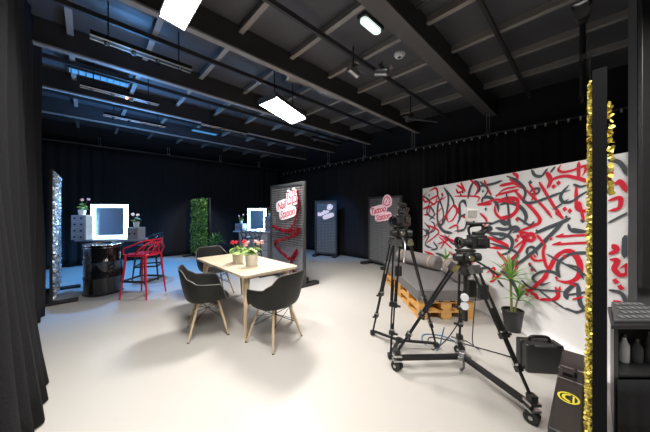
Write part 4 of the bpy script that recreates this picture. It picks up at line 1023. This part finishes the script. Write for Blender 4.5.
vs_ = [el(2 * PI * i / N, 1) for i in range(N)] + [el(2 * PI * i / N, .80) for i in range(N)]
m.add(vs_, [(i, (i + 1) % N, N + (i + 1) % N, N + i) for i in range(N)])
el2 = lambda a, k: el(a, k)
sp = spline([(-.205, -.006, .4598), (-.192, .014, .4598), (-.170, .021, .4598), (-.148, .014, .4598), (-.136, -.006, .4598)], 5)
for a, b in zip(sp, sp[1:]): m.bar(a, b, .013, .001)
m.bar((-.205, -.020, .4598), (-.14, -.020, .4598), .008, .001)
m.build('oval_sticker', M_yellow, tcx, smooth=False)

# ------------------------------------------------------------------ control desk at the right edge
dk = thing('control_desk', 'black control desk carrying a mixer at the right edge', 'desk', (2.22, 1.82, 0), 0)
def prism(m, pts, z0, z1):
    k = len(pts); m.add([(x, y, z0) for x, y in pts] + [(x, y, z1) for x, y in pts], [tuple(range(k - 1, -1, -1)), tuple(range(k, 2 * k))] + [(i, (i + 1) % k, k + (i + 1) % k, k + i) for i in range(k)])
TOP = [(-.335, -.16), (.38, -.16), (.38, .16), (.00, .16)]
m = MB(); prism(m, TOP, .72, .75); m.build('desktop', M_black, dk, bevel=.004)
m = MB(); prism(m, [(-.30, -.145), (-.27, -.145), (.035, .145), (.005, .145)], 0, .72); m.build('side_panel', M_black, dk)
m = MB(); prism(m, [(.35, -.145), (.38, -.145), (.38, .145), (.35, .145)], 0, .72); m.build('side_panel', M_black, dk)
m = MB(); prism(m, [(-.255, -.135), (.345, -.135), (.345, .125), (.02, .125)], .388, .412); m.build('shelf', M_black, dk)
m = MB(); prism(m, [(.04, .13), (.345, .13), (.345, .145), (.04, .145)], .02, .70); m.build('back_panel', M_black, dk)
def skirt_d(u, v): return Vector((-.29 + .66 * u, -.156 + .006 * math.sin(u * 40) * (1 - v), .01 + .375 * v))
m = MB(); m.grid(skirt_d, 50, 4); m.build('cloth_front', M_drape, dk, solid=.004)
m = MB(); m.box((.17, -.160, .378), (.30, .006, .010)); m.build('shelf_edge', M_alu, dk)
mx = thing('mixing_console', 'grey mixing console with rows of keys on the control desk', 'mixer', (2.20, 1.815, .75), 0)
m = MB(); m.add([(-.27, -.13, 0), (.20, -.13, 0), (.20, .13, 0), (.01, .13, 0), (-.27, -.13, .02), (.20, -.13, .02), (.20, .13, .05), (.01, .13, .05)], [(3, 2, 1, 0), (4, 5, 6, 7), (0, 1, 5, 4), (1, 2, 6, 5), (2, 3, 7, 6), (3, 0, 4, 7)]); m.build('console_body', M_grey, mx, bevel=.004)
for j in range(4):
    for i in range(9):
        y = -.10 + .06 * j; z = .02 + (y + .13) * .115 + .004; x = .175 - .045 * i
        if x < -.20 + (y + .10) * 1.08: continue
        m = MB(); m.box((x, y, z), (.028, .030, .012), Matrix.Rotation(.115, 3, 'X')); m.build('key', M_consolekeys, mx)
for i, (x, h, r_, mm, lb) in enumerate(((-.06, .20, .028, M_potwhite, 'white bottle on the desk shelf, left'), (.03, .17, .033, M_pillar, 'dark bottle on the desk shelf, middle'), (.12, .22, .027, M_grey, 'dark grey bottle on the desk shelf, right'))):
    b_ = thing('bottle', lb, 'bottle', (2.22 + x, 1.82, .4135), 0, 'bottles on the desk shelf')
    m = MB(); m.lathe([(r_ * .9, 0), (r_, .01), (r_, h * .62), (r_ * .45, h * .8), (r_ * .42, h * .88)], n=16); m.build('bottle_body', mm, b_)
    m = MB(); m.lathe([(r_ * .5, h * .88), (r_ * .5, h)], n=12); m.build('cap', M_black, b_)
# grey pillar with a black hanging panel
m = MB(); pp = [(2.52, 2.035), (2.607, 2.167), (3.1, 2.167), (3.1, 2.035)]
m.add([(x, y, 0) for x, y in pp] + [(x, y, ZC) for x, y in pp], [(0, 1, 2, 3), (7, 6, 5, 4), (0, 4, 5, 1), (1, 5, 6, 2), (2, 6, 7, 3), (3, 7, 4, 0)])
struct('wall_pillar', m, M_pillar)
ap = thing('acoustic_panel', 'tall black panel fixed to the grey pillar at the right edge', 'panel', (2.70, 2.0, .89))
m = MB(); m.box((0, 0, 1.3), (.40, .03, 2.6)); m.build('panel_face', M_black, ap, bevel=.004)
m = MB()
for z in (.4, 1.3, 2.2): m.box((0, .024, z), (.08, .018, .05))
m.build('bracket', M_grey, ap)

# ------------------------------------------------------------------ ceiling equipment
def lit_panel(label, c, L, W, rz, tilt, power, size=None, hang=True):
    t = thing('studio_light', label, 'studio light', c, rz, 'lit studio panels')
    Mx = Matrix.Rotation(tilt, 4, 'X')
    m = MB(); m.M = Mx; m.box((0, 0, .035), (L, W, .07)); m.build('housing', M_grey, t, bevel=.006)
    m = MB(); m.M = Mx; m.box((0, 0, -.004), (L - .03, W - .03, .008)); m.build('diffuser', M_softbox, t)
    for s in (-1, 1):
        m = MB(); m.M = Mx; m.box((s * (L / 2 + .012), 0, .02), (.02, W * .9, .09)); m.build('end_plate', M_alu, t)
        m = MB(); m.tube((s * L * .3, 0, .05), (s * L * .3, 0, ZC - c[2]), .01, n=6); m.build('hanger', M_black, t)
    la = bpy.data.lights.new('panel_lamp', 'AREA'); la.shape = 'RECTANGLE'; la.size = L * .95; la.size_y = W * .9; la.energy = power; la.color = (1, .965, .91); la.spread = R(125)
    lo = bpy.data.objects.new('panel_lamp', la); COL.objects.link(lo); lo.parent = t
    lo.matrix_local = Mx @ Matrix.Translation((0, 0, -.014)); return t
lit_panel('blazing studio light panel hanging over the table', (-.73, 4.50, 3.28), .98, .37, R(66), R(-10), POW[0])
lit_panel('blazing studio light panel at the top left edge of view', (-1.04, 1.98, 3.32), 1.2, .24, ANG_B, R(8), POW[1])
def panel_lamp(c, L, W, rz, power):
    la = bpy.data.lights.new('panel_lamp', 'AREA'); la.shape = 'RECTANGLE'; la.size = L; la.size_y = W; la.energy = power; la.color = (1, .965, .91); la.spread = R(150)
    lo = bpy.data.objects.new('panel_lamp', la); COL.objects.link(lo); lo.location = c; lo.rotation_euler = (0, 0, rz)
panel_lamp((.95, .55, 3.3), 1.15, .4, ANG_B, POW[2])
panel_lamp((2.2, .9, 3.3), 1.15, .4, ANG_B, POW[3])
panel_lamp((-.35, .10, 3.3), 1.15, .4, ANG_B, POW[4])
def batten(c, L, label, warm=False):
    t = thing('light_batten', label, 'light batten', c, ANG_A, 'unlit battens under the left ceiling')
    m = MB(); m.box((0, 0, 0), (L, .09, .06)); m.build('housing', M_black, t, bevel=.004)
    for y in (-.045, .045):
        m = MB(); m.tube((-L / 2, y, -.03), (L / 2, y, -.03), .008, n=6); m.build('rail', M_alu, t)
    for i in range(4):
        m = MB(); x = -L * .36 + L * .24 * i; m.tube((x, 0, -.03), (x, 0, -.075), .022, .028, 10); m.build('lamp_head', M_chrome, t)
    if warm:
        m = MB(); m.ball((L * .05, -.05, -.06), .022, 8); m.build('pilot_lamp', M_warmlamp, t)
    for s in (-1, 1):
        m = MB(); m.tube((s * L * .35, 0, .03), (s * L * .35, 0, ZC - c[2]), .008, n=6); m.build('hanger', M_black, t)
def fp(x, y, h):   # a point seen at (x, y) at height h above the lens
    d = 252 * h / (211 - y); return Vector(((x - 325) / 252 * d, d, 1.5 + h))
batten((-2.27, 3.2, 3.5), 1.05, 'black batten with small lamps, nearest of the left ceiling')
batten((-3.48, 4.33, 3.5), 1.05, 'black batten with an orange pilot lamp, second from the left curtain', True)
batten((-4.15, 5.55, 3.5), 1.1, 'black batten high above the nearer vanity')
batten((-2.4, 6.1, 3.5), 1.1, 'black batten over the floor between table and foliage panel')
batten((.05, 7.2, 3.5), 1.1, 'black batten near the far corner, above the garland panel')
def troffer(c, L, W, label, mm=M_bluelamp):
    t = thing('ceiling_troffer', label, 'ceiling light', c, ANG_A, 'blue troffers on the ceiling')
    m = MB(); m.box((0, 0, .03), (L, W, .06)); m.build('tray', M_grey, t)
    m = MB(); m.box((0, 0, -.004), (L * .94, W * .8, .008)); m.build('louvre', mm, t)
    m = MB()
    for i in range(9): m.box((-L * .44 + L * .11 * i, 0, -.012), (.012, W * .8, .012))
    m.build('fin', M_alu, t)
troffer((-3.86, 4.33, 3.785), .8, .2, 'blue-lit troffer above the left battens')
troffer((-3.5, 7.34, 3.785), .7, .2, 'blue-lit troffer far back above the foliage panel')
el_ = thing('emergency_lamp', 'small rounded pale emergency lamp on the ceiling near the wide beam', 'emergency lamp', (.59, 3.25, ZC - .05), ANG_A)
m = MB(); pts = []
for cx, a0 in ((1, -90), (-1, 90)):
    for k in range(7): a = R(a0 + 30 * k); pts.append((cx * .13 + .055 * math.cos(a), .055 * math.sin(a)))
k = len(pts); m.add([(x, y, 0) for x, y in pts] + [(x, y, -.03) for x, y in pts], [tuple(range(k)), tuple(range(2 * k - 1, k - 1, -1))] + [(i, k + i, k + (i + 1) % k, (i + 1) % k) for i in range(k)]); m.build('lens', M_emer, el_)
m = MB(); m.box((0, 0, .024), (.39, .13, .05)); m.build('base', M_grey, el_)
sd = thing('smoke_detector', 'white round smoke detector on the ceiling', 'smoke detector', (1.16, 3.93, ZC), 0)
m = MB(); m.lathe([(.085, -.001), (.085, -.02), (.06, -.05), (.001, -.055)], n=22); m.build('detector_body', M_potwhite, sd)
m = MB(); m.lathe([(.03, -.054), (.025, -.062), (.001, -.064)], n=12, caps=False); m.build('sensor', M_grey, sd)
vn = thing('ceiling_vent', 'dark louvred square vent on the ceiling at the top of the view', 'vent', (1.08, 2.65, ZC - .04), ANG_A)
m = MB(); m.box((0, 0, .02), (.55, .55, .04)); m.build('frame', M_grey, vn)
m = MB()
for i in range(9): m.box((-.22 + .055 * i, 0, -.012), (.03, .5, .02), Matrix.Rotation(.5, 3, 'Y'))
m.build('louvre', M_beam, vn)
def spot(c, label, aim, stem_top):
    t = thing('ceiling_spotlight', label, 'spotlight', c, aim, 'small spotlights on the steelwork')
    m = MB(); m.tube((-.09, 0, .01), (.09, 0, -.03), .045, .055, 14); m.build('can', M_alu, t)
    m = MB(); m.box((.0, .0, .075), (.05, .13, .02)); m.tube((0, 0, .08), (0, 0, stem_top - c[2]), .012, n=6); m.build('yoke', M_black, t)
    m = MB(); m.box((.10, 0, .03), (.10, .10, .006)); m.build('barn_door', M_alu, t)
spot((.42, 3.75, 3.58), 'small white spotlight on the joist between the beams', R(40), ZC)
spot((.80, 3.55, 3.46), 'silver spotlight clipped under the wide beam', R(-30), 3.60)
spot((1.78, 5.25, 3.42), 'white spotlight with long arm before the right curtain', R(200), ZC)
m = MB(); m.tube((-.25, -.1, 0), (.35, .15, -.06), .012, n=8)
single('lighting_arm', m, M_alu, (1.95, 5.2, 3.40), R(-20), 'pale metal arm beside the white spotlight before the right curtain', 'bar')
spot((2.35, 2.30, 3.3), 'dark spotlight on the pole by the gold stand', R(220), ZC)
hp = thing('hanging_pole', 'black hanging pole with silver clamps in front of the right curtain', 'pole', (3.22, 3.15, 2.85))
m = MB(); m.tube((0, 0, 0), (0, 0, 1.098), .03, n=12); m.build('tube', M_black, hp)
for z in (.03, .55, 1.0):
    m = MB(); m.box((-.02, -.03, z), (.05, .04, .07)); m.path([(-.05, -.05, z), (-.07, -.06, z - .05)], .012, 8); m.build('clamp', M_chrome, hp)
m = MB(); m.tube((.05, -.04, .25), (.05, -.04, .8), .01, n=8); m.build('side_rod', M_alu, hp)
dt = thing('flexible_duct', 'crumpled silver flexible duct lying above the ceiling beams', 'duct', (.08, 4.7, 3.76))
m = MB(); sp = spline([(-.75, -.55, 0), (-.35, -.25, .04), (.0, .02, -.02), (.35, .3, .03), (.8, .7, 0)], 14); m.path(sp, [.105 + .012 * (i % 2) for i in range(len(sp))], 16); m.build('duct_hose', M_duct, dt)
m = MB(); m.path([sp[0], sp[1]], .12, 16); m.path([sp[-2], sp[-1]], .12, 16); m.build('collar', M_alu, dt)

# ------------------------------------------------------------------ extra unseen lamps: blue stage wash at the far left, added ceiling and fill spots
def lamp(kind, loc, energy, color, size=.3, target=None, spot=None):
    la = bpy.data.lights.new('unseen_lamp', kind); la.energy = energy; la.color = color
    if kind == 'AREA': la.size = size
    else: la.shadow_soft_size = size
    if spot: la.spot_size = R(spot); la.spot_blend = .6
    o = bpy.data.objects.new('unseen_lamp', la); COL.objects.link(o); o.location = loc
    if target:
        d = Vector(target) - Vector(loc); o.rotation_euler = d.to_track_quat('-Z', 'Y').to_euler()
    return o
for loc, tgt, e, sp_ in BLUES: lamp('SPOT', loc, e, (.12, .42, 1), .12, tgt, sp_)
for loc, tgt, e, sp_ in WHITES: lamp('SPOT', loc, e, (1, .95, .88), .2, tgt, sp_)
